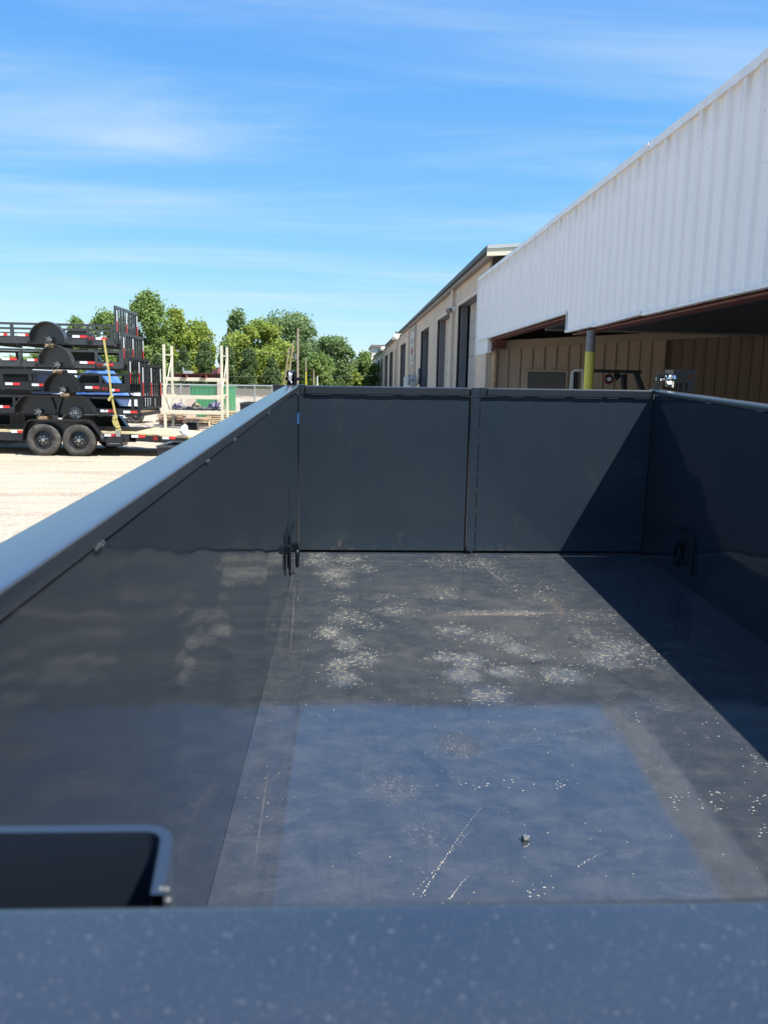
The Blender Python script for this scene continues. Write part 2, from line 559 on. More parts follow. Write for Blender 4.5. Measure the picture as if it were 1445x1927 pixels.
brk1 = m.noise(40, 0.35, 0.60, 4, 0.7)
darkm = group_mask([(893, 1258, 1048, 1243, .022, 1), (733, 1203, 852, 1234, .009, .9), (1068, 1210, 1082, 1188, .014, .9), (655, 1206, 700, 1246, .010, .5),
                    (880, 1122, 1035, 1116, .10, .55), (700, 1150, 745, 1182, .03, .5), (1130, 1255, 1180, 1290, .02, .5), (770, 1400, 860, 1480, .022, .5),
                    (600, 1240, 640, 1215, .012, .5), (1160, 1160, 1210, 1176, .014, .6)])
lightm = group_mask([(565, 1053, 905, 1059, .005, .8), (900, 1060, 1185, 1049, .005, .7), (884, 1042, 965, 1112, .006, .8), (560, 1082, 640, 1076, .012, .4), (545, 1245, 556, 1100, .004, .6),
                     (478, 1640, 506, 1440, .003, .5), (990, 1075, 1190, 1090, .005, .4), (700, 1235, 780, 1228, .006, .6)], brk1)
rustm = group_mask([(822, 1158, 1068, 1153, .022, 1), (1030, 1120, 1064, 1160, .03, .5)], m.noise(70, 0.46, 0.62, 4, 0.7))
m.blend(darkm, (0.020, 0.024, 0.030), 0.75)
m.blend(lightm, (0.20, 0.19, 0.165), 0.6)
m.blend(rustm, (0.34, 0.21, 0.12), 0.7)
# wide faint dust clouds round the prints
cl_ = m.math('MULTIPLY', group_mask([(600, 1160, 1180, 1170, .95, 1)]), m.noise(3.2, 0.40, 0.66, 6, 0.7), True)
m.blend(cl_, (0.135, 0.125, 0.105), 0.38)
# broken texture inside the prints: short streaks and cleat cells
n1 = m.noise(60, 0.50, 0.64, 4, 0.7, m.coords((1, 0.55, 1), rot=(0, 0, 0.35)), 1.2)
n2 = m.noise(9, 0.36, 0.58, 3, 0.6)
pm = m.math('MULTIPLY', m.math('MULTIPLY', acc, n1, True), n2, True)
m.blend(pm, (0.30, 0.275, 0.225), 0.5)
m.blend(m.math('MULTIPLY', acc, n2, True), (0.15, 0.145, 0.13), 0.20)
vc = m.n('ShaderNodeTexVoronoi', feature='DISTANCE_TO_EDGE')
vc.inputs['Scale'].default_value = 62
m.l(m.coords(), vc.inputs['Vector'])
ve = m.n('ShaderNodeMapRange')
ve.inputs['From Min'].default_value = 0.05
ve.inputs['From Max'].default_value = 0.30
m.l(vc.outputs['Distance'], ve.inputs['Value'])
fm = m.math('MULTIPLY', m.math('MULTIPLY', accf, ve.outputs[0], True), m.noise(22, 0.38, 0.62, 3, 0.7), True)
m.blend(fm, (0.20, 0.195, 0.185), 0.5)
# fine specks
vs = m.n('ShaderNodeTexVoronoi', feature='F1')
vs.inputs['Scale'].default_value = 95
m.l(m.coords(), vs.inputs['Vector'])
vt = m.n('ShaderNodeMapRange')
vt.inputs['From Min'].default_value = 0.13
vt.inputs['From Max'].default_value = 0.05
m.l(vs.outputs['Distance'], vt.inputs['Value'])
sel = m.noise(140, 0.54, 0.60, 1)
m.blend(m.math('MULTIPLY', vt.outputs[0], sel, True), (0.28, 0.27, 0.25), 0.45)
rr = m.math('ADD', m.math('MULTIPLY', fa, 0.05), m.math('MULTIPLY', m.math('MAXIMUM', acc, accf), 0.9), True)
rr = m.math('ADD', rr, m.math('MULTIPLY', fb, 0.06), True)
m.roughen(rr, 0.055, 0.45)
m.bump(m.noise(300, 0.2, 0.8, 2), 0.000006)
m.bump(m.noise(2.2, 0.2, 0.8, 1), 0.0009)
M['bed_floor'] = m.m

# ------------------------------------------------------------------ mesh building
ORG = {}


class MB:
    def __init__(s):
        s.v = []
        s.f = []

    def add(s, vs, fs):
        o = len(s.v)
        s.v += [tuple(x) for x in vs]
        s.f += [tuple(i + o for i in q) for q in fs]
        return s

    def box(s, x0, x1, y0, y1, z0, z1):
        return s.add([(x0, y0, z0), (x1, y0, z0), (x1, y1, z0), (x0, y1, z0), (x0, y0, z1), (x1, y0, z1), (x1, y1, z1), (x0, y1, z1)],
                     [(0, 3, 2, 1), (4, 5, 6, 7), (0, 1, 5, 4), (1, 2, 6, 5), (2, 3, 7, 6), (3, 0, 4, 7)])

    def bbox(s, x0, x1, y0, y1, z0, z1, b=0.004):
        """box with its edges along its longest axis chamfered"""
        d = (x1 - x0, y1 - y0, z1 - z0)
        ax = d.index(max(d))
        lo = (x0, y0, z0); hi = (x1, y1, z1)
        o1, o2 = [i for i in range(3) if i != ax]
        pts = []
        for (a, c, da, dc) in ((lo[o1], lo[o2], 1, 1), (hi[o1], lo[o2], -1, 1), (hi[o1], hi[o2], -1, -1), (lo[o1], hi[o2], 1, -1)):
            p1 = (a + da * b, c); p2 = (a, c + dc * b)
            pts.append((p1, p2))
        loop = [pts[0][1], pts[0][0], pts[1][0], pts[1][1], pts[2][1], pts[2][0], pts[3][0], pts[3][1]]
        return s.prism(loop, ax, lo[ax], hi[ax])

    def prism(s, poly, ax, a, b):
        """poly in the two other axes (in axis order), extruded along ax"""
        n = len(poly)
        area = sum(poly[i][0] * poly[(i + 1) % n][1] - poly[(i + 1) % n][0] * poly[i][1] for i in range(n))
        if area < 0:
            poly = poly[::-1]

        def mk(p, t):
            if ax == 0: return (t, p[0], p[1])
            if ax == 1: return (p[0], t, p[1])
            return (p[0], p[1], t)
        vs = [mk(p, a) for p in poly] + [mk(p, b) for p in poly]
        fs = [tuple(range(n))[::-1], tuple(range(n, 2 * n))]
        fs += [(i, (i + 1) % n, (i + 1) % n + n, i + n) for i in range(n)]
        if ax == 1:
            fs = [q[::-1] for q in fs]
        return s.add(vs, fs)

    def beam(s, p, q, w, h, up=(0, 0, 1)):
        p = Vector(p); q = Vector(q)
        d = (q - p).normalized()
        u = Vector(up)
        if abs(d.dot(u)) > 0.98:
            u = Vector((0, 1, 0)) if abs(d.y) < 0.9 else Vector((1, 0, 0))
        r = d.cross(u).normalized()
        u = r.cross(d).normalized()
        r *= w / 2; u *= h / 2
        return s.add([p - r - u, p + r - u, p + r + u, p - r + u, q - r - u, q + r - u, q + r + u, q - r + u],
                     [(0, 1, 2, 3), (7, 6, 5, 4), (1, 0, 4, 5), (2, 1, 5, 6), (3, 2, 6, 7), (0, 3, 7, 4)])

    def tube(s, pts, r, n=8, caps=True):
        pts = [Vector(p) for p in pts]
        if not isinstance(r, (list, tuple)):
            r = [r] * len(pts)
        rings = []
        prev = None
        for i, p in enumerate(pts):
            a = pts[max(i - 1, 0)]; b = pts[min(i + 1, len(pts) - 1)]
            d = (b - a).normalized()
            if prev is None:
                u = Vector((0, 0, 1)) if abs(d.z) < 0.9 else Vector((0, 1, 0))
            else:
                u = prev
            rr_ = d.cross(u).normalized()
            u = rr_.cross(d).normalized()
            prev = u
            rings.append([p + (rr_ * math.cos(t) + u * math.sin(t)) * r[i] for t in [2 * math.pi * k / n for k in range(n)]])
        vs = [x for rg in rings for x in rg]
        fs = []
        for i in range(len(rings) - 1):
            for k in range(n):
                a = i * n + k; b = i * n + (k + 1) % n
                fs.append((a, b, b + n, a + n))
        if caps:
            fs.append(tuple(range(n))[::-1])
            fs.append(tuple(range(len(vs) - n, len(vs))))
        return s.add(vs, fs)

    def lathe(s, prof, c, ax, n=24):
        """prof = [(along, radius)...] round the axis ax ('x','y','z') through c"""
        c = Vector(c)
        A = {'x': Vector((1, 0, 0)), 'y': Vector((0, 1, 0)), 'z': Vector((0, 0, 1))}[ax]
        U = {'x': Vector((0, 1, 0)), 'y': Vector((0, 0, 1)), 'z': Vector((1, 0, 0))}[ax]
        V = A.cross(U)
        vs = []
        for (t, r) in prof:
            for k in range(n):
                an = 2 * math.pi * k / n
                vs.append(c + A * t + (U * math.cos(an) + V * math.sin(an)) * r)
        fs = []
        for i in range(len(prof) - 1):
            for k in range(n):
                a = i * n + k; b = i * n + (k + 1) % n
                fs.append((a, b, b + n, a + n))
        return s.add(vs, fs)

    def torus(s, c, ax, R, r, sx=1.0, sz=1.0, n=24, k=8):
        c = Vector(c)
        pts = []
        for i in range(n):
            a = 2 * math.pi * i / n
            if ax == 'x': pts.append(c + Vector((0, math.cos(a) * R * sx, math.sin(a) * R * sz)))
            elif ax == 'y': pts.append(c + Vector((math.cos(a) * R * sx, 0, math.sin(a) * R * sz)))
            else: pts.append(c + Vector((math.cos(a) * R * sx, math.sin(a) * R * sz, 0)))
        nrm = {'x': Vector((1, 0, 0)), 'y': Vector((0, 1, 0)), 'z': Vector((0, 0, 1))}[ax]
        vs = []
        for i in range(n):
            d = (pts[(i + 1) % n] - pts[i - 1]).normalized()
            o = d.cross(nrm).normalized()
            for j in range(k):
                b = 2 * math.pi * j / k
                vs.append(pts[i] + (o * math.cos(b) + nrm * math.sin(b)) * r)
        fs = []
        for i in range(n):
            for j in range(k):
                fs.append((i * k + j, i * k + (j + 1) % k, ((i + 1) % n) * k + (j + 1) % k, ((i + 1) % n) * k + j))
        return s.add(vs, fs)

    def quad(s, a, b, c, d):
        return s.add([a, b, c, d], [(0, 1, 2, 3)])

    def build(s, name, mat, parent=None, smooth=False, label=None, kind=None, loc=None):
        org = Vector((0, 0, 0))
        if parent is not None:
            org = ORG[parent.name]
        elif loc is not None:
            org = Vector(loc)
        me = bpy.data.meshes.new(name)
        me.from_pydata([(x[0] - org[0], x[1] - org[1], x[2] - org[2]) for x in s.v], [], s.f)
        me.materials.append(M[mat] if isinstance(mat, str) else mat)
        if smooth:
            me.polygons.foreach_set('use_smooth', [True] * len(me.polygons))
            me.set_sharp_from_angle(angle=math.radians(38))
        me.update()
        o = bpy.data.objects.new(name, me)
        COL.objects.link(o)
        if parent is not None:
            o.parent = parent
        else:
            o.location = org
        ORG[o.name] = org
        if label: o['label'] = label
        if kind: o['kind'] = kind
        return o


def tag(o, label=None, cat=None, group=None, kind=None):
    if label: o['label'] = label
    if cat: o['category'] = cat
    if group: o['group'] = group
    if kind: o['kind'] = kind
    return o


def thing(name, loc, label, cat, group=None, rotm=None):
    o = bpy.data.objects.new(name, None)
    o.empty_display_size = 0.2
    COL.objects.link(o)
    o.location = loc
    ORG[o.name] = Vector(loc)
    return tag(o, label, cat, group)


def share(o, parent, loc, label=None):
    c = o.copy()
    COL.objects.link(c)
    c.parent = parent
    c.location = loc
    if 'label' in c: del c['label']
    if label: c['label'] = label
    ORG[c.name] = ORG[o.name]
    return c


def copy_tree(o, parent=None):
    c = o.copy()
    COL.objects.link(c)
    if parent is not None: c.parent = parent
    for ch in [x for x in o.children]:
        copy_tree(ch, c)
    return c


# ------------------------------------------------------------------ ground
g = MB()
xs = [-900, -200, -60, -30, -15, -5, 5, 15, 40, 200, 900]
ys = [-200, -30, -5, 5, 15, 30, 60, 120, 300, 1500]
for i in range(len(xs) - 1):
    for j in range(len(ys) - 1):
        g.quad((xs[i], ys[j], 0), (xs[i + 1], ys[j], 0), (xs[i + 1], ys[j + 1], 0), (xs[i], ys[j + 1], 0))
tag(g.build('ground', 'limestone'), 'pale crushed limestone yard ground', kind='structure')
g = MB()
g.quad((-300, 74, 0.03), (3.0, 74, 0.03), (3.0, 130, 0.03), (-300, 130, 0.03))
g.quad((-300, 130, 0.03), (300, 130, 0.03), (300, 900, 0.03), (-300, 900, 0.03))
tag(g.build('grass_ground', 'grass'), 'grassy ground below the trees', kind='structure')
# loose stones on the visible yard
g = MB()
for i in range(2600):
    px = random.uniform(-60, 330)
    py = 850 + 200 * random.random() ** 1.3
    p = gnd(px, py)
    s_ = random.choice((0.006, 0.009, 0.014, 0.02)) * random.uniform(.7, 1.4)
    a = random.uniform(0, 6.28)
    vs = []
    for k in range(5):
        t = a + k * 1.2566
        vs.append((p.x + math.cos(t) * s_ * random.uniform(.7, 1.3), p.y + math.sin(t) * s_ * random.uniform(.7, 1.3), -0.002))
    vs.append((p.x, p.y, s_ * random.uniform(.5, .9)))
    g.add(vs, [(k, (k + 1) % 5, 5) for k in range(5)])
tag(g.build('loose_stones', 'stone'), 'loose stones strewn over the pale yard', kind='stuff')


# ------------------------------------------------------------------ trees
def crown_mesh(name, mat, c, rx, ry, rz, nleaf, leaf, nblob, shape='round', parent=None, seed=1):
    r = np.random.default_rng(seed)
    # blob centres inside an envelope
    bl = []
    for k in range(nblob):
        t = r.uniform(-1, 1)                        # height in crown
        if shape == 'cone':
            w = (1 - (t + 1) / 2) ** 0.8 * 0.9 + 0.12
        elif shape == 'tall':
            w = math.sqrt(max(0.05, 1 - abs(t) ** 2.2)) * (1.0 if t < 0.2 else 1.0 - 0.45 * (t - 0.2))
        else:
            w = math.sqrt(max(0.05, 1 - abs(t) ** 2.6))
        a = r.uniform(0, 2 * math.pi)
        q = math.sqrt(r.uniform(0.05, 1)) * 0.80 * w
        size = r.uniform(0.12, 0.34) * (0.75 if shape == 'cone' else 1)
        bl.append((c[0] + math.cos(a) * q * rx, c[1] + math.sin(a) * q * ry, c[2] + t * rz * 0.88, size))
    bl = np.array(bl)
    idx = r.integers(0, nblob, nleaf)
    d = r.normal(size=(nleaf, 3))
    d /= np.linalg.norm(d, axis=1)[:, None]
    rad = (r.uniform(0.25, 1.0, nleaf) ** 0.42)
    rad = np.where(r.random(nleaf) < 0.22, rad * r.uniform(1.0, 1.55, nleaf), rad)
    sc = bl[idx, 3][:, None] * np.array([rx, ry, rz * (0.75 if shape != 'tall' else 0.6)])[None, :] * (1.15)
    P = bl[idx, :3] + d * sc * rad[:, None]
    P[:, 2] = np.maximum(P[:, 2], 0.25)
    nrm = d * 0.6 + r.normal(size=(nleaf, 3)) * 0.75 + np.array([0, 0, 0.25])
    nrm /= np.linalg.norm(nrm, axis=1)[:, None]
    u = np.cross(nrm, r.normal(size=(nleaf, 3)))
    u /= np.linalg.norm(u, axis=1)[:, None]
    v = np.cross(nrm, u)
    ls = leaf * r.uniform(0.55, 1.35, nleaf)[:, None]
    ar = r.uniform(0.45, 0.9, nleaf)[:, None]
    q0 = P - u * ls; q1 = P + v * ls * ar; q2 = P + u * ls; q3 = P - v * ls * ar
    V = np.stack([q0, q1, q2, q3], 1).reshape(-1, 3)
    org = np.array(ORG[parent.name])
    V = V - org
    me = bpy.data.meshes.new(name)
    me.vertices.add(len(V)); me.vertices.foreach_set('co', V.astype(np.float32).ravel())
    me.loops.add(nleaf * 4); me.loops.foreach_set('vertex_index', np.arange(nleaf * 4, dtype=np.int32))
    me.polygons.add(nleaf)
    me.polygons.foreach_set('loop_start', np.arange(0, nleaf * 4, 4, dtype=np.int32))
    me.materials.append(M[mat])
    me.update(calc_edges=True)
    o = bpy.data.objects.new(name, me)
    COL.objects.link(o)
    o.parent = parent
    ORG[o.name] = ORG[parent.name]
    return bl


TREES = [  # name, px centre, px half width, top y, depth, base of crown z, material, shape, leaves, label
    ('broadleaf_tree', 150, 22, 600, 74, 1.0, 'leaf_green', 'round', 5000, 'low green tree showing over the top trailer rail beside the big fender'),
    ('broadleaf_tree', 205, 38, 588, 76, 1.0, 'leaf_green', 'round', 8000, 'rounded green tree directly behind the topmost trailer gate'),
    ('broadleaf_tree', 30, 40, 672, 80, 0.8, 'leaf_green', 'round', 5000, 'dim green tree glimpsed between the stacked trailers near the picture edge'),
    ('broadleaf_tree', 110, 45, 640, 78, 0.8, 'leaf_green', 'round', 6000, 'green tree glimpsed under the fender of the topmost trailer'),
    ('maple_tree', 281, 42, 549, 68, 0.8, 'leaf_green', 'tall', 15000, 'tallest green tree, rising right behind the ramp gates'),
    ('maple_tree', 330, 34, 582, 70, 0.8, 'leaf_yellow', 'tall', 10000, 'narrow yellow-green tree behind the left rack upright'),
    ('maple_tree', 372, 36, 610, 72, 0.8, 'leaf_yellow', 'round', 10000, 'rounded yellowish tree above the red steel on the rack'),
    ('poplar_tree', 450, 27, 583, 76, 0.8, 'leaf_blue', 'tall', 7000, 'thin open-crowned tree standing up behind the right rack upright'),
    ('maple_tree', 487, 58, 603, 66, 0.5, 'leaf_yellow', 'round', 19000, 'broad bright yellow-green tree left of the utility poles'),
    ('elm_tree', 545, 62, 587, 82, 0.8, 'leaf_blue', 'round', 17000, 'large domed dull green tree behind the tallest utility pole'),
    ('elm_tree', 628, 38, 632, 78, 0.8, 'leaf_blue', 'round', 11000, 'rounded green tree right of the utility poles'),
    ('elm_tree', 597, 30, 664, 72, 0.4, 'leaf_green', 'round', 7000, 'small green tree beside the orange-topped thin pole'),
    ('elm_tree', 686, 26, 663, 84, 0.4, 'leaf_green', 'round', 6000, 'low green tree against the far end of the tan building'),
    ('elm_tree', 655, 24, 694, 80, 0.3, 'leaf_yellow', 'round', 3500, 'low yellowish bush-like tree between rounded tree and building'),
    ('juniper_tree', 345, 26, 652, 60, 0.3, 'needle_dark', 'cone', 7000, 'dark evergreen just right of the left rack upright'),
    ('juniper_tree', 385, 27, 642, 61, 0.3, 'needle_dark', 'cone', 8000, 'dark evergreen between the two rack uprights'),
    ('juniper_tree', 428, 27, 650, 60, 0.3, 'needle_dark', 'cone', 7000, 'dark evergreen behind the right rack upright'),
    ('juniper_tree', 468, 27, 655, 60, 0.3, 'needle_dark', 'cone', 7000, 'dark evergreen under the broad yellow-green tree'),
    ('juniper_tree', 512, 24, 672, 61, 0.3, 'needle_dark', 'cone', 5000, 'short dark evergreen closest to the corner latch of the dump box'),
    ('juniper_tree', 300, 30, 668, 62, 0.3, 'needle_dark', 'cone', 5000, 'dark evergreen behind the ramp gates'),
]
for k, (nm, px, hw, ty, Y, zb, mt, shp, nl, lab) in enumerate(TREES):
    c0 = at(px, 700, Y)
    top = at(px, ty, Y).z
    rx = hw * 1.18 * Y / F
    o = thing(nm, (c0.x, Y, 0), lab, 'tree', 'trees behind the yard')
    cz = (top + zb) / 2
    bl = crown_mesh('crown', mt, (c0.x, Y, cz), rx, rx * 0.95, (top - zb) / 2, int(nl * 1.5), 0.115 if 'needle' not in mt else 0.09,
                    64 if shp != 'cone' else 60, shp, o, 100 + k)
    tk = MB()
    h = top * 0.72
    tk.tube([(c0.x, Y, -0.05), (c0.x + random.uniform(-.1, .1), Y, h * .4), (c0.x + random.uniform(-.2, .2), Y, h)], [0.2, 0.14, 0.04], 8)
    for j in range(7):
        q = bl[random.randrange(len(bl))]
        z0 = min(q[2] * .6, h * .8)
        tk.tube([(c0.x, Y, z0 * .75), ((c0.x + q[0]) / 2, (Y + q[1]) / 2, (z0 * .75 + q[2]) / 2 + .2), (q[0], q[1], q[2])], [0.08, 0.05, 0.02], 5)
    tk.build('trunk', 'bark', o)
# far hedge mass closing the horizon
hg = thing('hedge_row', (-20, 90, 0), 'continuous dark green hedge row closing the view below the trees', 'hedge')
r = np.random.default_rng(55)
for j in range(1):
    nleaf = 26000
    xs_ = r.uniform(-75, 3.0, nleaf); P = np.stack([xs_, 90 + r.normal(0, 1.2, nleaf), 0.1 + r.random(nleaf) ** 0.7 * (3.0 + 0.9 * np.sin(xs_ * .7) + .6 * np.sin(xs_ * 1.9))], 1)
    nrm = r.normal(size=(nleaf, 3)) + np.array([0, -.4, .5]); nrm /= np.linalg.norm(nrm, axis=1)[:, None]
    u = np.cross(nrm, r.normal(size=(nleaf, 3))); u /= np.linalg.norm(u, axis=1)[:, None]
    v = np.cross(nrm, u); ls = 0.2 * r.uniform(.6, 1.3, nleaf)[:, None]
    V = np.stack([P - u * ls, P + v * ls * .7, P + u * ls, P - v * ls * .7], 1).reshape(-1, 3) - np.array([-20, 90, 0])
    me = bpy.data.meshes.new('foliage')
    me.from_pydata(V.tolist(), [], [(4 * i, 4 * i + 1, 4 * i + 2, 4 * i + 3) for i in range(nleaf)])
    me.materials.append(M['leaf_green'])
    o = bpy.data.objects.new('foliage', me); COL.objects.link(o); o.parent = hg

# ------------------------------------------------------------------ long tan building
XW = 3.62
YN, YFAR = 21.0, 112.0
bld = thing('workshop_building', (XW, 60, 0), 'long tan metal workshop with a row of tall recessed bay doors', 'building')
DOORS = [(22.6, 26.5), (28.4, 32.4), (35.6, 39.4), (49.2, 53.8), (56.6, 59.5), (62.2, 67.0), (69.9, 75.0), (79.9, 83.1), (86.0, 91.4), (94.8, 100.7)]
ZE, ZD = 5.02, 4.30


def ribbed(mb, x, y0, y1, z0, z1, pitch=0.305, depth=0.028, side=-1):
    """ribbed sheet in the plane x facing -x, ribs run vertically"""
    y = y0
    prof = [(x, y0)]
    k = 0
    while y < y1 - 0.02:
        a = y + pitch * 0.38; b_ = y + pitch * 0.48; c_ = y + pitch * 0.68; d_ = y + pitch * 0.78
        for (yy, dd) in ((a, 0), (b_, depth), (c_, depth), (d_, 0)):
            if yy < y1:
                prof.append((x + side * dd, yy))
        y += pitch
    prof.append((x, y1))
    n = len(prof)
    vs = [(p[0], p[1], z0) for p in prof] + [(p[0], p[1], z1) for p in prof]
    mb.add(vs, [(i, i + n, i + n + 1, i + 1) for i in range(n - 1)])


edges = [YN]
for a, b_ in DOORS:
    edges += [a, b_]
edges.append(YFAR)
for i in range(0, len(edges), 2):
    g = MB()
    ribbed(g, XW, edges[i], edges[i + 1], 0, ZE)
    g.box(XW + 0.002, XW + 0.06, edges[i], edges[i + 1], 0, ZE)
    g.build('wall_panel', 'tan_sheet', bld)
for i, (a, b_) in enumerate(DOORS):
    g = MB()
    ribbed(g, XW, a, b_, ZD, ZE)
    g.box(XW + 0.002, XW + 0.06, a, b_, ZD + 0.001, ZE)
    g.build('header_panel', 'tan_sheet', bld)
    dep = 0.30
    jb = MB()
    jb.box(XW + 0.001, XW + dep, b_, b_ + 0.05, 0, ZD)       # far jamb
    jb.box(XW + 0.001, XW + dep, a - 0.05, a, 0, ZD)
    jb.box(XW + 0.001, XW + dep, a, b_, ZD, ZD + 0.05)
    jm = jb.build('door_frame', 'jamb_grey', bld)
    tr = MB()
    tr.box(XW - 0.035, XW, b_ - 0.0, b_ + 0.10, 0, ZD + 0.1)
    tr.box(XW - 0.035, XW, a - 0.10, a, 0, ZD + 0.1)
    tr.box(XW - 0.035, XW, a, b_, ZD, ZD + 0.10)
    tr.build('door_trim', 'tan_sheet', bld)
    if i in (0, 1):
        for k in range(8):
            g = MB()
            z0 = k * ZD / 8
            g.box(XW + dep, XW + dep + 0.04, a, b_ - (0.5 if i == 0 else 0), z0 + 0.008, z0 + ZD / 8 - 0.004)
            g.build('door_section', 'tan_sheet' if i == 1 else 'door_beige', bld)
        g = MB(); g.box(XW + dep + 0.05, XW + dep + 0.09, a, b_ + .3, 0, ZD + .1); g.build('door_backing', 'dark_interior', bld)
    elif i == 2:
        g = MB(); g.box(XW + dep, XW + dep + .04, a, b_, 0, ZD); g.build('bay_door', 'dark_interior', bld)
        g = MB(); g.box(XW + dep - .04, XW + dep - .002, b_ - 1.2, b_ - 1.08, 0, 2.6); g.build('door_track', 'cabinet_grey', bld)
    else:
        g = MB(); g.box(XW + dep, XW + dep + .04, a, b_, 0, ZD); g.build('bay_door', 'dark_interior' if i % 2 else 'jamb_grey', bld)
g = MB(); g.box(XW + .42, XW + .47, YN + .5, YFAR, 0, 4.9); g.build('inner_lining', 'dark_interior', bld)
# end wall under the canopy (faces the camera)
batten = None
bdark = None
x = XW + 0.30
k = 0
while x < 17.5:
    w = 0.312
    yb = YN if x < 8.25 else YN + 0.30
    zt = 2.66 + (x - XW) * 0.083 + 0.15
    g = MB()
    g.box(0, w - 0.012, 0, 0.03, 0, 1)
    g.box(w - 0.075, w - 0.035, -0.035, 0, 0, 1)
    if batten is None:
        batten = g.build('wall_panel', 'tan_batten_wall')
        batten.parent = bld
        batten.location = Vector((x, yb, 0)) - ORG[bld.name]
        batten.scale = (1, 1, zt)
    else:
        c = share(batten, bld, Vector((x, yb, 0)) - ORG[bld.name])
        c.scale = (1, 1, zt)
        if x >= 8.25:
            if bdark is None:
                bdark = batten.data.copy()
                bdark.materials[0] = M['batten_wall_darker']
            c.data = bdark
    x += w
    k += 1
g = MB(); g.box(XW + 0.3, 17.6, YN + 0.4, YN + 0.5, 0, 5.0); g.build('end_wall_core', 'dark_interior', bld)
g = MB(); g.box(8.20, 8.30, YN - 0.05, YN + 0.32, 0, 3.1); g.build('corner_trim', 'canopy_tan', bld)
# tan corner sheet between wall corner and rusty column
g = MB()
for j in range(6):
    x0 = XW + j * 0.045
    g.box(x0, x0 + 0.030, YN - 0.02, YN + 0.05, 0, 3.2)
    g.box(x0 + .030, x0 + 0.045, YN, YN + 0.05, 0, 3.2)
g.build('corner_sheet', 'tan_sheet', bld)
# header channel sloping up along the end wall
pa = at(929, 648, YN - .1); pb = at(1300, 629, YN - .1)
g = MB()
g.beam(at(952, 648, YN - .12), pb + (pb - pa) * 2, 0.10, 0.20)
g.build('header_beam', 'canopy_tan', bld)
g = MB()
g.beam(at(929, 658, YN - .16), at(1240, 639, YN - .16), 0.05, 0.03)
g.build('header_lip', 'canopy_tan', bld)
# dark window in the end wall
w0 = at(993, 699, YN - .08); w1 = at(1063, 735, YN - .08)
wf = MB()
wf.box(w0.x - .06, w1.x + .06, YN - .09, YN - .03, w0.z, w0.z + .06)
wf.box(w0.x - .06, w0.x, YN - .09, YN - .03, w1.z - .6, w0.z)
wf.box(w1.x, w1.x + .06, YN - .09, YN - .03, w1.z - .6, w0.z)
wfo = wf.build('window', 'canopy_tan', bld)
g = MB(); g.box(w0.x, w1.x, YN - .06, YN - .04, w1.z - .6, w0.z); g.build('pane', 'glass_dark', wfo)
# roof
g = MB()
y0r = YN - 1.0
xe = XW - 0.22
for (xa, za, xb, zb_) in ((xe, 5.10, 16, 6.15),):
    g.add([(xa, y0r, za), (xb, y0r, zb_), (xb, YFAR, zb_), (xa, YFAR, za), (xa, y0r, za - .06), (xb, y0r, zb_ - .06), (xb, YFAR, zb_ - .06), (xa, YFAR, za - .06)],
          [(0, 1, 2, 3), (7, 6, 5, 4), (0, 4, 5, 1), (1, 5, 6, 2), (2, 6, 7, 3), (3, 7, 4, 0)])
g.build('roof', 'eave_dark', bld)
g = MB(); g.box(xe - .05, xe + .04, y0r, YFAR, 5.0, 5.12); g.build('gutter', 'eave_dark', bld)
g = MB(); g.box(xe + .042, XW - .035, y0r + .06, YFAR, 4.90, 5.03); g.build('soffit', 'brown_trim', bld)
g = MB()
g.prism([(xe - .04, 4.88), (xe + 2.2, 5.02), (xe + 2.2, 5.22), (xe - .04, 5.04)], 1, y0r - .06, y0r - .005)
g.build('rake_board', 'rack_cream', bld)
g = MB()
g.prism([(xe - .04, 5.045), (xe + 2.2, 5.225), (xe + 2.2, 5.30), (xe - .04, 5.13)], 1, y0r - .09, y0r - .005)
g.build('rake_cap', 'cabinet_grey', bld)
# downspouts, box section, painted like the wall
for yy in (27.4, 46.0, 57.9 - 1.2, 76.5, 92.9):
    g = MB(); g.bbox(XW - .14, XW - .03, yy - .13, yy + .13, 0.05, 4.9, .01); g.build('downspout', 'tan_sheet', bld)
# sign board panel with weathered, unreadable lettering
sgn = thing('vertical_sign', (XW - .1, 45, 1.9), 'faded vertical sign with worn green and white letters on the tan wall', 'sign')
s0 = onx(769.5, 600, XW - .06).y; s1 = onx(782.5, 600, XW - .06).y
g = MB(); g.box(XW - .075, XW - .036, s1, s0, 0, 4.86); g.build('board', 'sign_board', sgn)
ya, yb_ = onx(778, 650, XW - .09).y, onx(772.5, 650, XW - .09).y
zt_, zb2 = onx(775, 627, XW - .09).z, onx(775, 684, XW - .09).z
# letter-like worn strokes, seen edge on (two blocks and two small red marks)
H_ = zt_ - zb2
xq = XW - .105


def stroke(f0, f1, a0, a1, mt):
    g = MB(); g.box(xq, XW - .076, ya + (yb_ - ya) * f0, ya + (yb_ - ya) * f1, zt_ - H_ * a1, zt_ - H_ * a0)
    g.build('letter_stroke', mt, sgn)


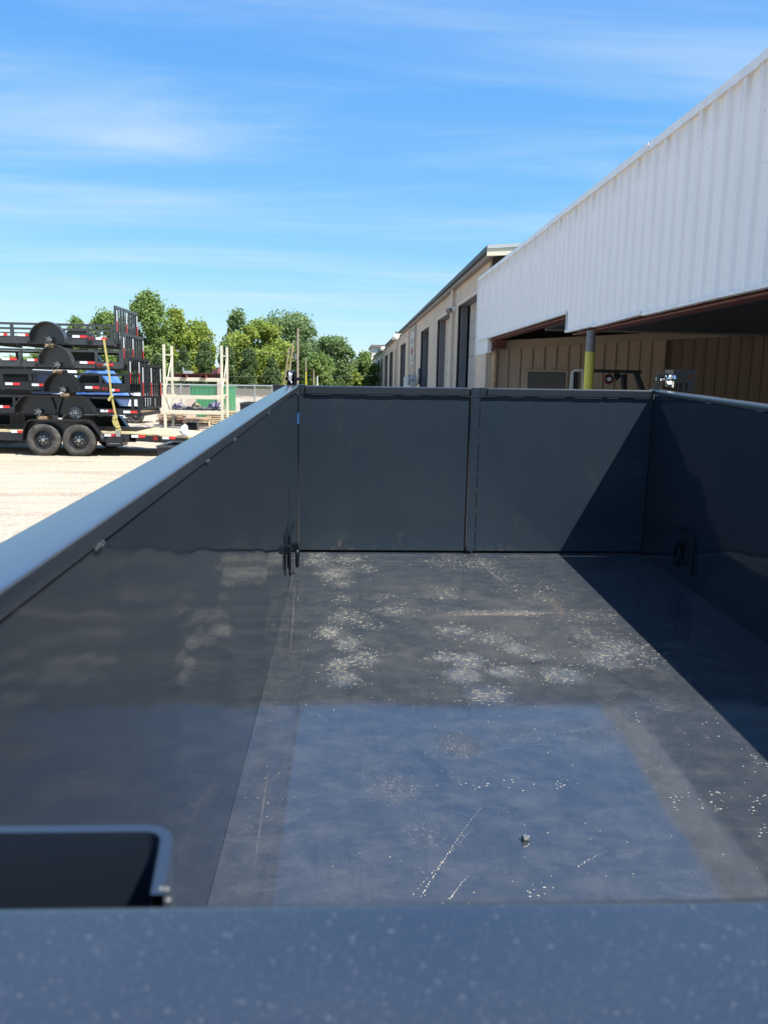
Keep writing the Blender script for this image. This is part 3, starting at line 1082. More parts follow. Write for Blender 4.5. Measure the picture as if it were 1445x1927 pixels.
for (f0, f1, a0, a1, mt) in ((0, .25, 0, .22, 'sign_white'), (.25, .8, 0, .05, 'sign_white'), (.75, 1, .03, .22, 'sign_white'), (.3, .7, .10, .14, 'sign_white'),
                             (0, .9, .24, .29, 'sign_green'), (0, .22, .29, .36, 'sign_green'), (.7, .95, .29, .36, 'sign_green'), (.1, .9, .36, .40, 'sign_white'),
                             (0, .22, .41, .50, 'sign_white'), (.65, .95, .41, .50, 'sign_white'), (.35, .65, .50, .54, 'sign_red'), (.2, .8, .58, .63, 'sign_red'),
                             (.35, .65, .66, .71, 'sign_red'), (0, .22, .68, .78, 'sign_white'), (.7, .95, .68, .78, 'sign_white'), (.1, .8, .77, .80, 'sign_white'),
                             (0, .9, .82, .86, 'sign_green'), (0, .3, .86, .93, 'sign_green'), (.6, .95, .86, .93, 'sign_green'), (.05, .8, .95, 1.0, 'sign_white')):
    stroke(f0, f1, a0, a1, mt)


# gooseneck wall lamps
def wall_lamp(px, py, Y, label, r_=0.24):
    p = at(px, py, Y)
    o = thing('wall_lamp', (XW, Y, p.z), label, 'lamp', 'gooseneck lamps on the tan workshop wall')
    g = MB(); g.lathe([(-.17, .97 * r_), (-.16, r_), (.0, r_), (.10, r_ * .75), (.16, r_ * .25), (.17, 0.001)], p, 'z', 16)
    g.lathe([(-.17, .97 * r_), (-.15, .02)], p, 'z', 16)
    g.build('lamp_shade', 'lamp_white', o, True)
    g = MB(); g.tube([(p.x, Y, p.z + .16), (p.x, Y, p.z + .30)], .05, 8); g.build('photocell', 'pipe_grey', o)
    g = MB()
    g.tube([(p.x, Y, p.z + .13), (p.x + .25, Y, p.z + .16), (XW - .45, Y, p.z + .16), (XW - .25, Y, p.z + .08), (XW - .10, Y, p.z - .12), (XW - .04, Y, p.z - .45)], .03, 8)
    g.build('arm', 'lamp_white', o, True)
    return o


wall_lamp(745.5, 634, 46.5, 'white gooseneck lamp nearest along the wall, beside the vertical sign')
wall_lamp(720.5, 656, 66, 'white gooseneck lamp midway along the wall above the dark bays')
wall_lamp(698.5, 675, 94, 'farthest white gooseneck lamp at the end of the tan wall')
# security light near first bay
p = at(849, 583, 27.3)
o = thing('security_light', (XW, 27.3, p.z), 'small white security light on the downspout above the roll-up door', 'light')
g = MB(); g.tube([(p.x + .25, 27.3, p.z + .05), (p.x, 27.3, p.z)], [.05, .08], 10); g.build('body', 'white_vinyl', o, True)
g = MB(); g.tube([(p.x, 27.3, p.z), (p.x - .12, 27.15, p.z - .06)], [.07, .09], 10); g.build('lens', 'pipe_grey', o, True)
g = MB(); g.box(p.x + .2, XW - .14, 27.25, 27.35, p.z, p.z + .1); g.build('bracket', 'white_vinyl', o)
# electrical cabinet and conduits
p0 = onx(763, 700, XW - .2); p1 = onx(777, 700, XW - .2)
o = thing('electrical_cabinet', (XW - .15, p1.y, 0), 'grey electrical cabinet with curved conduit on the tan wall', 'cabinet')
g = MB(); g.bbox(XW - .30, XW - .036, p1.y, p0.y, 0.3, 2.2, .02); g.build('cabinet_box', 'cabinet_grey', o)
g = MB(); g.box(XW - .36, XW - .302, p1.y + .4, p1.y + 1.5, 1.75, 2.1); g.build('meter_box', 'pipe_grey', o)
g = MB()
pc = [onx(x_, y_, XW - .3) for x_, y_ in ((771, 708), (772, 715), (776, 720), (783, 722), (788, 720), (789.5, 710), (789.5, 694))]
g.tube(pc, .07, 8); g.build('conduit', 'conduit', o, True)
# far taller block closing the row
o = thing('far_block', (8, 114, 0), 'taller cream block at the far end of the long tan workshop', 'building')
a_ = at(700, 655, 113); b2 = at(728, 655, 113)
g = MB(); g.box(a_.x, 14, 113, 125, 0, at(705, 653, 113).z); g.build('wall', 'lamp_white', o)
g = MB(); g.box(a_.x - .15, 14.15, 112.7, 125.3, at(705, 653, 113).z, at(705, 649, 113).z); g.build('roof', 'brown_trim', o)
g = MB(); g.box(a_.x - .03, a_.x, 113, 125, 0, at(705, 653, 113).z); g.build('side_cladding', 'tan_sheet', o)
g = MB(); g.box(at(711, 660, 112.9).x, at(716, 660, 112.9).x, 112.9, 112.99, at(711, 660, 113).z, at(711, 657, 113).z); g.build('vent', 'brown_trim', o)

# ------------------------------------------------------------------ white canopy
XF = 3.60
can = thing('white_canopy', (XF, 10, 0), 'large open canopy with white ribbed metal fascia along the drive', 'canopy')
YC0, YC1, YNOT = -3.0, 22.4, 13.4
ZT, ZB1, ZB2 = 4.66, 3.00, 2.69
pw = 0.915
y = YC1
proto1 = proto2 = None
zc = 3.0
while y > YC0:
    y2 = max(y - pw, YC0)
    zb = ZB1 if y2 > YNOT - .5 else ZB2
    g = MB()
    ribbed(g, 0, 0, pw - 0.001, zb - zc, ZT - zc, 0.305, 0.034)
    g.box(0.002, 0.02, 0, pw - 0.004, zb - zc, ZT - zc)
    if (proto1 if zb == ZB1 else proto2) is None:
        q = g.build('fascia_panel', 'white_sheet')
        ORG[q.name] = Vector((0, 0, 0))
        q.parent = can
        q.location = Vector((XF, y2, zc)) - ORG[can.name]
        if zb == ZB1: proto1 = q
        else: proto2 = q
    else:
        share(proto1 if zb == ZB1 else proto2, can, Vector((XF, y2, zc)) - ORG[can.name])
    if y2 > YNOT - .5: ynot = y2
    y = y2
# cap trim, bottom trims (slightly uneven)
ys_ = [YC1, 14.6, 9.95, 7.35, YC0]
for i in range(4):
    g = MB()
    j = 0.006 * (i % 2)
    g.box(XF - .045 - j, XF + .10, ys_[i + 1] + .01, ys_[i], ZT - .075 + j, ZT + .012 + j)
    g.build('cap_trim', 'white_trim', can)
g = MB(); g.box(XF - .045, XF + .03, ynot, YC1, ZB1 - .03, ZB1 + .012); g.build('bottom_trim', 'white_trim', can)
g = MB()
yy = ynot
random.seed(3)
while yy > YC0:
    y2 = max(yy - random.uniform(1.2, 2.4), YC0)
    dz = random.uniform(-.012, .012)
    g.beam((XF - .01, yy, ZB2 - .008 + dz), (XF - .01 + random.uniform(-.01, .01), y2 + .005, ZB2 - .008 + random.uniform(-.012, .012)), .075, .035)
    yy = y2
g.build('bottom_trim', 'white_trim', can)
g = MB(); g.box(XF - .04, XF + .03, ynot - .05, ynot, ZB2 - .02, ZB1 + .0); g.build('step_trim', 'cabinet_grey', can)
g = MB(); g.box(XF - .045, XF + .02, YC1 - .005, YC1 + .06, 2.55, ZT); g.build('corner_trim', 'white_trim', can)
# hanging end box at the far end
e0 = at(905, 641, 21.6); e1 = at(924, 664, 20.7)
g = MB(); g.box(XF - .01, e1.x, 20.7, 22.4, e1.z, ZB1 - .031); g.build('end_box', 'white_trim', can)
# fascia screws
g = MB()
for i in range(70):
    yy = random.uniform(4, 21); zq = random.choice((2.85, 3.3, 3.72, 4.15)) + random.uniform(-.02, .02)
    if yy > ynot and zq < 3.05: continue
    g.add([(XF - .036, yy, zq - .005), (XF - .036, yy + .005, zq), (XF - .036, yy, zq + .005), (XF - .036, yy - .005, zq), (XF - .042, yy, zq)],
          [(0, 1, 4), (1, 2, 4), (2, 3, 4), (3, 0, 4)])
g.build('screw_heads', 'dark_steel', can, kind='stuff')
# edge beams, rusty red
g = MB()
g.box(XF + .06, XF + .26, YC0, ynot - .1, ZB2 - .065, ZB2 - .045)
g.box(XF + .15, XF + .17, YC0, ynot - .1, ZB2 - .045, ZB2 + .30)
g.box(XF + .06, XF + .26, YC0, ynot - .1, ZB2 + .30, ZB2 + .32)
g.build('edge_beam', 'red_oxide', can)
g = MB()
g.box(XF + .05, XF + .25, ynot - .1, YC1 - .6, ZB1 - .075, ZB1 - .055)
g.box(XF + .14, XF + .16, ynot - .1, YC1 - .6, ZB1 - .055, ZB1 + .25)
g.build('edge_beam', 'red_oxide', can)
# far end steel I stub and rusty corner column
p = at(938, 649, 20.5)
g = MB(); g.box(p.x - .17, p.x + .20, 20.3, 20.7, p.z - .10, p.z - .07); g.box(p.x - .17, p.x + .20, 20.3, 20.7, p.z + .07, p.z + .10)
g.box(p.x - .16, p.x + .19, 20.48, 20.52, p.z - .07, p.z + .07); g.build('beam_stub', 'red_oxide', can)
p = at(931, 700, 20.7)
g = MB(); g.tube([(p.x, 20.75, 0), (p.x, 20.75, 2.66)], .085, 16); g.build('corner_column', 'rust_column', can, True)
# ceiling liner (dark) with near header, and roof
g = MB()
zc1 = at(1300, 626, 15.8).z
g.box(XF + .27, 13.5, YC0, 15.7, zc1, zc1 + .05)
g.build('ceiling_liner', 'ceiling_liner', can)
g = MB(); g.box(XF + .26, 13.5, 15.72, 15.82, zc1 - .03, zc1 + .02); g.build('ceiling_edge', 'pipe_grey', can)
g = MB()
for k in range(6):
    yy = 16.6 + k * 0.9
    g.box(XF + .27, 13.5, yy, yy + .06, 3.72, 3.92)
g.build('purlins', 'canopy_tan', can)
p = at(1420, 562, 7.2)
g = MB(); g.box(XF + .28, 9, 6.2, 6.32, zc1 - .1, zc1 - .002); g.build('cross_beam', 'canopy_tan', can)
g = MB(); g.box(XF + .021, 13.5, YC0, YC1, 4.50, 4.56); g.build('roof', 'eave_dark', can)
g = MB(); g.box(13.6, 13.7, YC0, YC1 - .5, 0, 4.5); g.build('shade_wall', 'tan_batten_wall', can)  # unseen wall, added to keep the space under the canopy dark
# pipe column, grey above yellow
p = at(1109, 662, 12.0)
colm = thing('pipe_column', (3.68, 12.0, 0), 'steel pipe column painted yellow below and grey above, under the canopy', 'column')
pc_ = at(1110, 662, 12.0)
g = MB(); g.tube([(pc_.x, 12, 0), (pc_.x, 12, pc_.z)], .0705, 20, False); g.build('yellow_sleeve', 'pipe_yellow', colm, True)
g = MB(); g.tube([(pc_.x, 12, pc_.z), (pc_.x, 12, ZB2 - .066)], .066, 20, False); g.build('upper_pipe', 'pipe_grey', colm, True)

# equipment below the canopy: dark A-frame with reel
fr = thing('equipment_frame', (5, 14, 0), 'dark steel equipment frame with a reel parked under the canopy', 'equipment')
YE = 14.0


def ep(px, py, Y=YE): return at(px, py, Y)


g = MB(); g.beam(ep(1098, 697.5), ep(1205, 700), .10, .055); g.build('top_bar', 'dark_steel', fr)
g = MB()
g.beam(ep(1080, 697), ep(1096, 697), .05, .035); g.build('hoop', 'galv', fr)
g = MB(); g.beam(ep(1077, 698), ep(1073, 745), .06, .02); g.beam(ep(1097, 698), ep(1095, 745), .05, .012); g.build('hoop_side', 'galv', fr)
g = MB(); g.beam(ep(1083, 700), ep(1081, 745), .08, .07); g.beam(ep(1102, 700), ep(1100, 745), .08, .06); g.build('post', 'dark_steel', fr)
g = MB(); g.beam(ep(1195, 699), ep(1212, 745), .08, .08); g.build('brace', 'dark_steel', fr)
g = MB(); g.tube([ep(1174, 704), ep(1172, 722), ep(1176, 745)], .05, 10); g.tube([ep(1160, 702), ep(1162, 713), ep(1166, 706)], [.06, .05, .03], 8); g.build('hydraulic_ram', 'dark_steel', fr, True)
c = ep(1144.5, 713.5)
g = MB(); g.lathe([(-.05, .001), (-.05, .033), (.03, .034)], c, 'y', 20); g.build('reel_cap', 'white_vinyl', fr, True)
g = MB(); g.lathe([(-.02, .02), (-.035, .04), (-.02, .072), (.05, .072)], c, 'y', 24); g.build('reel_hub', 'rim_black', fr, True)
g = MB(); g.torus((c.x, c.y - .01, c.z), 'y', .082, .012); g.build('reel_ring', 'hose_red', fr, True)
g = MB(); pts = []
for k in range(10):
    t = math.radians(45 + 270 * k / 9)
    pts.append((c.x + math.cos(t) * .013, c.y - .054, c.z + math.sin(t) * .015))
g.tube(pts, .004, 6); g.build('reel_emblem', 'rim_black', fr)
g = MB(); g.beam((c.x - .03, c.y - .08, c.z + .11), (c.x + .12, c.y - .08, c.z - .02), .02, .02); g.build('crank', 'rim_black', fr)
g = MB()
for xx in (ep(1081, 700).x, ep(1200, 700).x):
    g.box(xx - .05, xx + .05, YE - .05, YE + .05, 0, 1.75)
g.build('support_leg', 'dark_steel', fr)

# ------------------------------------------------------------------ our dump trailer
dt = bpy.data.objects.new('dump_trailer', None)
COL.objects.link(dt)
dt.matrix_world = BOX @ Matrix.Translation(OFF)
ORG[dt.name] = OFF.copy()
tag(dt, 'black steel dump trailer box filling the foreground, seen from its front end', 'trailer')
RW = 0.0737
zs = ZR - 0.027              # lower edge of the rail face
# floor
YB = 0.28
fl = MB(); fl.box(XL + .125, XR - .125, YB, T_ + .02, ZF - .006, ZF); fl.build('floor_plate', 'bed_floor', dt)
for (a, b_) in ((XL + .0005, XL + .1235), (XR - .1235, XR - .0005)):
    g = MB(); g.box(a, b_, YB, T_ + .02, ZF - .006, ZF + .0006); g.build('floor_strip', 'bed_floor', dt)
g = MB()
g.box(XL + .1235, XL + .125, YB, T_, ZF - .006, ZF - .0004)
g.build('seam_filler', 'weld', dt)
g = MB(); g.box(XR - .125, XR - .1235, YB, T_, ZF - .006, ZF - .0004)
g.build('seam_filler', 'weld', dt)


def wall(x0, x1, nm):
    """side sheet as a finely divided, very slightly buckled plate"""
    ny, nz = 60, 16
    g = MB()
    ins = x0 if abs(x0) < abs(x1) or x0 > 0 else x1
    inner = XL if x1 <= XL + .001 else XR
    s = -1 if inner == XL else 1
    vs = []
    for i in range(ny + 1):
        y = YB + (T_ + .01 - YB) * i / ny
        for j in range(nz + 1):
            z = ZF - .006 + (zs - .004 - ZF + .006) * j / nz
            e = math.sin(math.pi * j / nz) * min(1, math.sin(math.pi * i / ny) * 2.2)
            b = e * (0.0035 * math.sin(y * 3.1 + .5) + 0.0022 * math.sin(y * 6.7 + z * 3) + .0015 * math.sin(z * 9 + y * 1.7)) + .0035 * e
            vs.append((inner + s * b, y, z))
    fs = []
    for i in range(ny):
        for j in range(nz):
            a = i * (nz + 1) + j
            q = (a, a + 1, a + nz + 2, a + nz + 1)
            fs.append(q if s > 0 else q[::-1])
    g.add(vs, fs)
    o = g.build(nm, 'black_paint', dt, True)
    g = MB()
    g.box(min(inner + s * .012, inner + s * .016), max(inner + s * .012, inner + s * .016), YB - .05, T_ + .02, ZF - .01, zs - .003)
    g.build('outer_sheet', 'black_trim', dt)
    return o


wall(XL - .003, XL, 'side_wall')
wall(XR, XR + .003, 'side_wall')


def rail_profile(inner, s):
    r_ = .007
    p = []
    x_in, x_out = inner + s * -.0035, inner + s * RW
    zt, zb = ZR, ZR - .055
    # inner top round, outer top round
    for k in range(5):
        t = math.pi / 2 * k / 4
        p.append((x_in + s * (r_ - r_ * math.cos(t)) * 1.0, zt - r_ + r_ * math.sin(t)))
    for k in range(5):
        t = math.pi / 2 * k / 4
        p.append((x_out - s * (r_ - r_ * math.sin(t)), zt - r_ + r_ * math.cos(t)))
    p.append((x_out, zb)); p.append((inner + s * .02, zb)); p.append((inner + s * .02, zs)); p.append((x_in, zs))
    return p


for inner, s in ((XL, -1), (XR, 1)):
    g = MB(); g.prism(rail_profile(inner, s), 1, -.2, T_ - .02); g.build('top_rail', 'rail_paint', dt, True)
    g = MB(); g.prism([(x_, z_ + .003 if z_ > ZR - .03 else z_) for x_, z_ in rail_profile(inner, s)], 1, T_ - .0195, T_ + .085)
    g.build('rail_end', 'black_trim', dt, True)
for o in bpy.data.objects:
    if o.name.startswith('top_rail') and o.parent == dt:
        o.data.materials.append(M['rail_film_sky_sheen'])
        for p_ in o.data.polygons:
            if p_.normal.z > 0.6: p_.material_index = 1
# weld tacks along the seam under the rails
g = MB()
wl = [(183, 1022), (388, 866), (440, 828), (505, 775)]
for px, py in wl:
    p = bwall(px, py)
    for k in range(10):
        t = (k - 4.5) * .0035
        rr_ = .0042 * (1 - abs(t) / .024)
        g.lathe([(-rr_, .0005), (-rr_ * .5, rr_), (rr_ * .5, rr_), (rr_, .0005)], (XL + .003, p.y + t * 1.3 + random.uniform(-.001, .001), zs - .002 + random.uniform(-.003, .003)), 'x', 8)
for px, py in ((1332, 772), (1430, 778)):
    d = bray(px, py); p = d * (XR / d.x)
    g.tube([(XR - .003, p.y - .03, zs - .001), (XR - .003, p.y + .03, zs - .001)], .003, 6)
g.build('weld_tacks', 'weld', dt, True, kind='stuff')
# front wall with its rail
YR = 0.2885
g = MB(); g.box(XL, XR, YR - .05, YR - .004, ZF - .01, ZR - .056); g.build('front_wall', 'black_paint', dt)
r_ = .010
prof = [(YR - .13, ZR - .055), (YR - .13, ZR - .004)]
for k in range(6):
    t = math.pi / 2 * k / 5
    prof.append((YR - r_ + r_ * math.sin(t), ZR - .003 - r_ + r_ * math.cos(t)))
prof.append((YR, ZR - .055))
g = MB(); g.prism(prof, 0, XL - .0001, XR + .0001); g.build('front_rail', 'rail_paint', dt, True)
# bent-plate cylinder shroud in the front corner
tk_ = .0052
zt = ZR - .004
pA = bfloor(325, 1552, zt); yo = pA.y; xo = bfloor(328, 1575, zt).x
R_ = .014
outl = [(XL + .0005, yo)]
for k in range(7):
    t = math.pi / 2 * (1 - k / 6)
    outl.append((xo - R_ + R_ * math.cos(t), yo - R_ + R_ * math.sin(t)))
xe_ = bfloor(306, 1690, zt).x
outl.append((xe_, YR + .002))
inl = [(xe_ - tk_, YR + .002)]
for k in range(7):
    t = math.pi / 2 * (k / 6)
    inl.append((xo - R_ + (R_ - tk_) * math.cos(t), yo - R_ + (R_ - tk_) * math.sin(t)))
inl.append((XL + .0005, yo - tk_))
g = MB()
lp = outl + inl
n = len(outl)
vs = []
for z in (ZF, zt):
    vs += [(p[0], p[1], z) for p in outl] + [(p[0], p[1], z) for p in inl[::-1]]
fs = []
for i in range(n - 1):
    fs.append((i, i + 1, i + 1 + 2 * n, i + 2 * n))                # outer face
    fs.append((n + i + 1, n + i, n + i + 2 * n, n + i + 1 + 2 * n))    # inner face
    fs.append((2 * n + i, 2 * n + i + 1, 3 * n + i + 1, 3 * n + i))    # top
g.add(vs, [tuple(reversed(q)) for q in fs])
sh = g.build('cylinder_shroud', 'shroud_paint', dt, True)
bm_m = sh.data
g = MB()
for k, (dx_, dy_) in enumerate(((0, .003), (.001, .008), (-.001, .0), (.0005, .012))):
    g.lathe([(-.002, .0003), (-.001, .0016), (.001, .0016), (.002, .0003)], (xe_ - .002 + dx_, YR + .003 + dy_, zt - .001 - .004 * k), 'z', 8)
g.build('weld_tacks', 'weld', dt, True, kind='stuff')

# tailgate: two swinging doors and a centre post
xg = lambda u: XL + (XR - XL) * u
YG = T_
GAP = .017
doorL = MB(); doorL.box(XL + .004, xg(.4765), YG, YG + .004, ZF + GAP, ZR - .004)
dl = doorL.build('tailgate_door', 'black_paint_gate', dt, label='black tailgate door beside the sunlit side wall')
g = MB(); g.bbox(XL + .045, xg(.474), YG - .010, YG + .03, ZR - .050, ZR - .002, .005); g.build('door_rail', 'black_trim', dl, True)
g = MB(); g.bbox(XL + .006, XL + .044, YG - .002, YG + .03, ZR - .052, ZR + .004, .004); g.build('door_cap', 'black_trim', dl, True)
doorR = MB(); doorR.box(xg(.5095), XR - .004, YG, YG + .004, ZF + GAP, ZR - .004)
dr = doorR.build('tailgate_door', 'black_paint_gate', dt, label='black tailgate door half in the shade of the side wall')
g = MB(); g.bbox(xg(.528), XR - .02, YG - .010, YG + .03, ZR - .050, ZR - .002, .005); g.build('door_rail', 'black_trim', dr, True)
# ragged sealant line below the door rails
g = MB()
x = XL + .08
while x < XR - .05:
    w = random.uniform(.05, .22)
    if not (xg(.47) < x < xg(.53)) and not (xg(.47) < x + w < xg(.53)):
        g.box(x, x + w, YG - .0085, YG - .0005, ZR - .050 - random.uniform(.001, .004), ZR - .0495)
    x += w + random.uniform(.02, .1)
g.build('sealant_line', 'weld', dt, kind='stuff')
# centre post folded from sheet
g = MB()
g.box(xg(.4825), xg(.5065), YG - .007, YG + .02, ZF + GAP - .002, ZR - .001)
g.box(xg(.4825) + .004, xg(.5065), YG - .012, YG - .0065, ZF + .022, ZF + .052)
po = g.build('centre_post', 'black_paint_gate', dt)
g = MB(); g.box(xg(.5069), xg(.5205), YG - .009, YG + .02, ZR - .045, ZR + .001); g.build('post_tab', 'black_trim', po)
g = MB(); g.box(xg(.4765) + .0006, xg(.4825) - .0006, YG + .012, YG + .016, ZF + GAP, ZR - .01); g.build('gap_filler', 'dark_interior', dt)
g = MB()
for k, zz_ in enumerate((-.09, -.245, -.27, -.30, -.43, -.50, -.60, -.72, -.85)):
    g.box(xg(.5066), xg(.5092), YG - .0075, YG - .001, ZR + zz_ - random.uniform(.006, .03), ZR + zz_)
g.build('seam_welds', 'weld', dt, kind='stuff')
g = MB(); g.box(xg(.5067), xg(.5094), YG + .0045, YG + .008, ZF + GAP, ZR - .01); g.build('seam_filler', 'dark_interior', dt)
# sill behind and below the doors
g = MB(); g.box(XL - .06, XR + .06, YG + .03, YG + .05, ZF - .12, ZF + .022); g.build('rear_sill', 'dark_interior', dt)
g = MB(); g.box(XL - RW, XL - .001, YG - .02, YG + .08, ZF - .12, ZR - .056); g.build('corner_post', 'black_trim', dt)
g = MB(); g.box(XR + .001, XR + RW, YG - .02, YG + .08, ZF - .12, ZR - .056); g.build('corner_post', 'black_trim', dt)
for xx in (XL, XR):
    g = MB(); g.box(xx - .012, xx + .012, YG + .0065, YG + .02, ZF - .01, ZR - .057); g.build('corner_stop', 'dark_interior', dt)
# chips at the sill
g = MB()
for px, py in ((886, 1040), (1203, 1041)):
    p = bfloor(px, py); g.box(p.x - .006, p.x + .006, p.y - .012, p.y + .0, ZF + .0008, ZF + .012)
g.build('sill_chips', 'chip', dt)
# blue tape in the corner
g = MB()
a_ = bwall(557, 783, XL + .002); b2 = bwall(560, 799, XL + .002)
g.box(XL + .001, XL + .003, T_ - .022, T_ - .002, b2.z, a_.z)
g.box(XL + .001, XL + .004, T_ - .034, T_ - .022, b2.z, b2.z + .012)
g.build('tape_scrap', 'blue_tape', dt)


g = MB()  # light caught on the wall edge, painted as a pale tapered strip
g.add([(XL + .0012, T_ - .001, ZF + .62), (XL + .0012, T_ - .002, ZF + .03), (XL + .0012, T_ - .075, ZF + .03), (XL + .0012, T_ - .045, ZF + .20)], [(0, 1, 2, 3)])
g.build('wall_edge_glint', 'edge_glint', dt)
# tie-down rings and pull rods
def tiedown(inner, s, py_, zc_, mirror):
    w = inner
    g = MB(); g.bbox(min(w, w - s * .03), max(w, w - s * .03), py_ - .028, py_ + .028, zc_ - .005, zc_ + .030, .004)
    b0 = g.build('tiedown_bracket', 'dark_steel', dt)
    g = MB(); g.torus((w - s * .024, py_, zc_ - .048), 'x', .038, .0090, 1.0, 1.35); g.build('ring', 'dark_steel', b0, True)
    return b0


# left ring and rod: places from the wall plane
pL = bwall(551.5, 1032)
tiedown(XL, -1, pL.y, pL.z, False)
pts = [bwall(px, py, XL + .012) for px, py in ((553, 984), (550, 991), (546.5, 999), (544.5, 1010), (544.5, 1045), (545, 1068), (546, 1083))]
g = MB(); g.tube(pts, [.008, .008, .009, .009, .009, .009, .004], 8); g.build('pull_rod', 'dark_steel', dt, True)
pg = bwall(537, 1034)
g = MB(); g.bbox(XL, XL + .026, pg.y - .025, pg.y + .03, pg.z - .018, pg.z + .018, .004); g.build('rod_guide', 'dark_steel', dt)
d = bray(1283, 1030); pR = d * (XR / d.x)
tiedown(XR, 1, pR.y, pR.z, True)
q = [bray(px, py) * (XR - .01) / bray(px, py).x for px, py in ((1273, 991), (1287, 997), (1300, 1002), (1304.5, 1008), (1305, 1016), (1303, 1048), (1301, 1083))]
g = MB(); g.tube(q, .006, 8); g.build('pull_rod', 'dark_steel', dt, True)
# latch at the left rear corner
g = MB()
xc = (bgate(540, 710, T_ - .03).x + bgate(557, 710, T_ - .03).x) / 2
for dx_ in (-.026, .018):
    g.box(xc + dx_, xc + dx_ + .008, T_ - .03, T_ + .06, ZR + .001, ZR + .082)
lt = g.build('corner_latch', 'dark_steel', dt)
g = MB(); g.box(xc - .018, xc + .018, T_ + .03, T_ + .055, ZR + .003, ZR + .080); g.build('latch_plate', 'trailer_black', lt)
g = MB(); g.tube([(xc - .038, T_ + .0, ZR + .036), (xc + .055, T_ + .0, ZR + .036)], .009, 12); g.build('pin', 'dark_steel', lt, True)
g = MB(); g.torus((xc - .002, T_ - .01, ZR + .04), 'x', .018, .007, 1, 1.6, 16, 8); g.build('link', 'chrome', lt, True)
g = MB(); g.torus((xc - .012, T_ - .02, ZR + .05), 'x', .014, .006, 1, 1.6, 16, 8); g.build('link', 'galv', lt, True)
# latch assembly at the right rear corner
yq = T_ + .02


def bg(px, py, Y=None):
    return bgate(px, py, Y if Y else yq)


g = MB()
a_ = bg(1236, 702); b2 = bg(1240, 728); c_ = bg(1252, 702)
g.box(a_.x, a_.x + .006, yq - .04, yq + .04, ZR + .002, a_.z)
g.box(a_.x + .006, bg(1256, 700).x, yq - .04, yq + .04, a_.z - .006, a_.z)
cl = g.build('corner_latch', 'dark_steel', dt)
g = MB(); cy_ = (bg(1236, 713).z)
g.tube([(bg(1234, 713).x, yq, cy_ + .0), (bg(1249, 713).x, yq, cy_)], .012, 14); g.build('clevis_pin', 'chrome', cl, True)
g = MB(); zc2 = bg(1256, 713).z
g.lathe([(-.024, .008), (-.022, .020), (-.010, .024), (.008, .020), (.016, .016), (.030, .020), (.034, .010)], (bg(1258, 713).x, yq - .01, zc2 + .004), 'x', 18)
g.build('turnbuckle', 'chrome', cl, True)
g = MB(); g.lathe([(-.012, .014), (-.012, .021), (.012, .021), (.012, .014)], (bg(1255, 720).x, yq - .015, bg(1255, 722).z), 'x', 6); g.build('hex_nut', 'zinc', cl)
g = MB(); g.beam(bg(1266, 712), bg(1265, 729), .008, .010); g.build('link_bar', 'chrome', cl)
g = MB(); g.box(bg(1255, 700).x, bg(1271, 700).x, yq + .03, yq + .04, bg(1255, 706).z, bg(1255, 696).z); g.build('back_plate', 'trailer_grey', cl)
# dark bracket plate with a square hole
x0, x1 = bg(1272, 700).x, bg(1311, 700).x
z0, z1 = bg(1290, 722).z, bg(1290, 695.5).z
hx0, hx1 = bg(1294.5, 710).x, bg(1305.5, 710).x
hz0, hz1 = bg(1300, 714.5).z, bg(1300, 706).z
yb2 = yq + .01
g = MB()
g.box(x0, hx0, yb2, yb2 + .01, z0, z1); g.box(hx1, x1, yb2, yb2 + .01, z0, z1)
g.box(hx0, hx1, yb2, yb2 + .01, hz1, z1); g.box(hx0, hx1, yb2, yb2 + .01, z0, hz0)
bp = g.build('hinge_bracket', 'dark_steel', dt)
g = MB()
for px in (1274, 1283, 1293):
    g.tube([(bg(px, 720).x, yb2 - .01, z0 - .045), (bg(px, 720).x, yb2 - .01, z0 + .004)], .011, 10)
g.build('hinge_barrel', 'dark_steel', bp, True)
g = MB(); g.box(bg(1292, 725).x, x1 - .008, yb2 - .02, yb2 + .01, z0 - .045, z0 - .001); g.build('bracket_foot', 'dark_steel', bp)
# outside of the box: stakes, chassis, axle and wheels (seen only from the side)
for s, xo_ in ((-1, XL - .016), (1, XR + .016)):
    for k in range(6):
        yk = .6 + k * .75
        g = MB(); g.box(min(xo_, xo_ + s * .05), max(xo_, xo_ + s * .05), yk, yk + .08, ZF - .08, ZR - .056); g.build('side_stake', 'black_trim', dt)
for xx in (XL + .35, XR - .43):
    g = MB(); g.box(xx, xx + .08, -.8, T_, ZF - .20, ZF - .007); g.build('chassis_rail', 'black_trim', dt)
g = MB()
for k in range(5):
    g.box(XL + .02, XR - .02, .5 + k, .56 + k, ZF - .10, ZF - .0065)
g.build('cross_members', 'black_trim', dt)


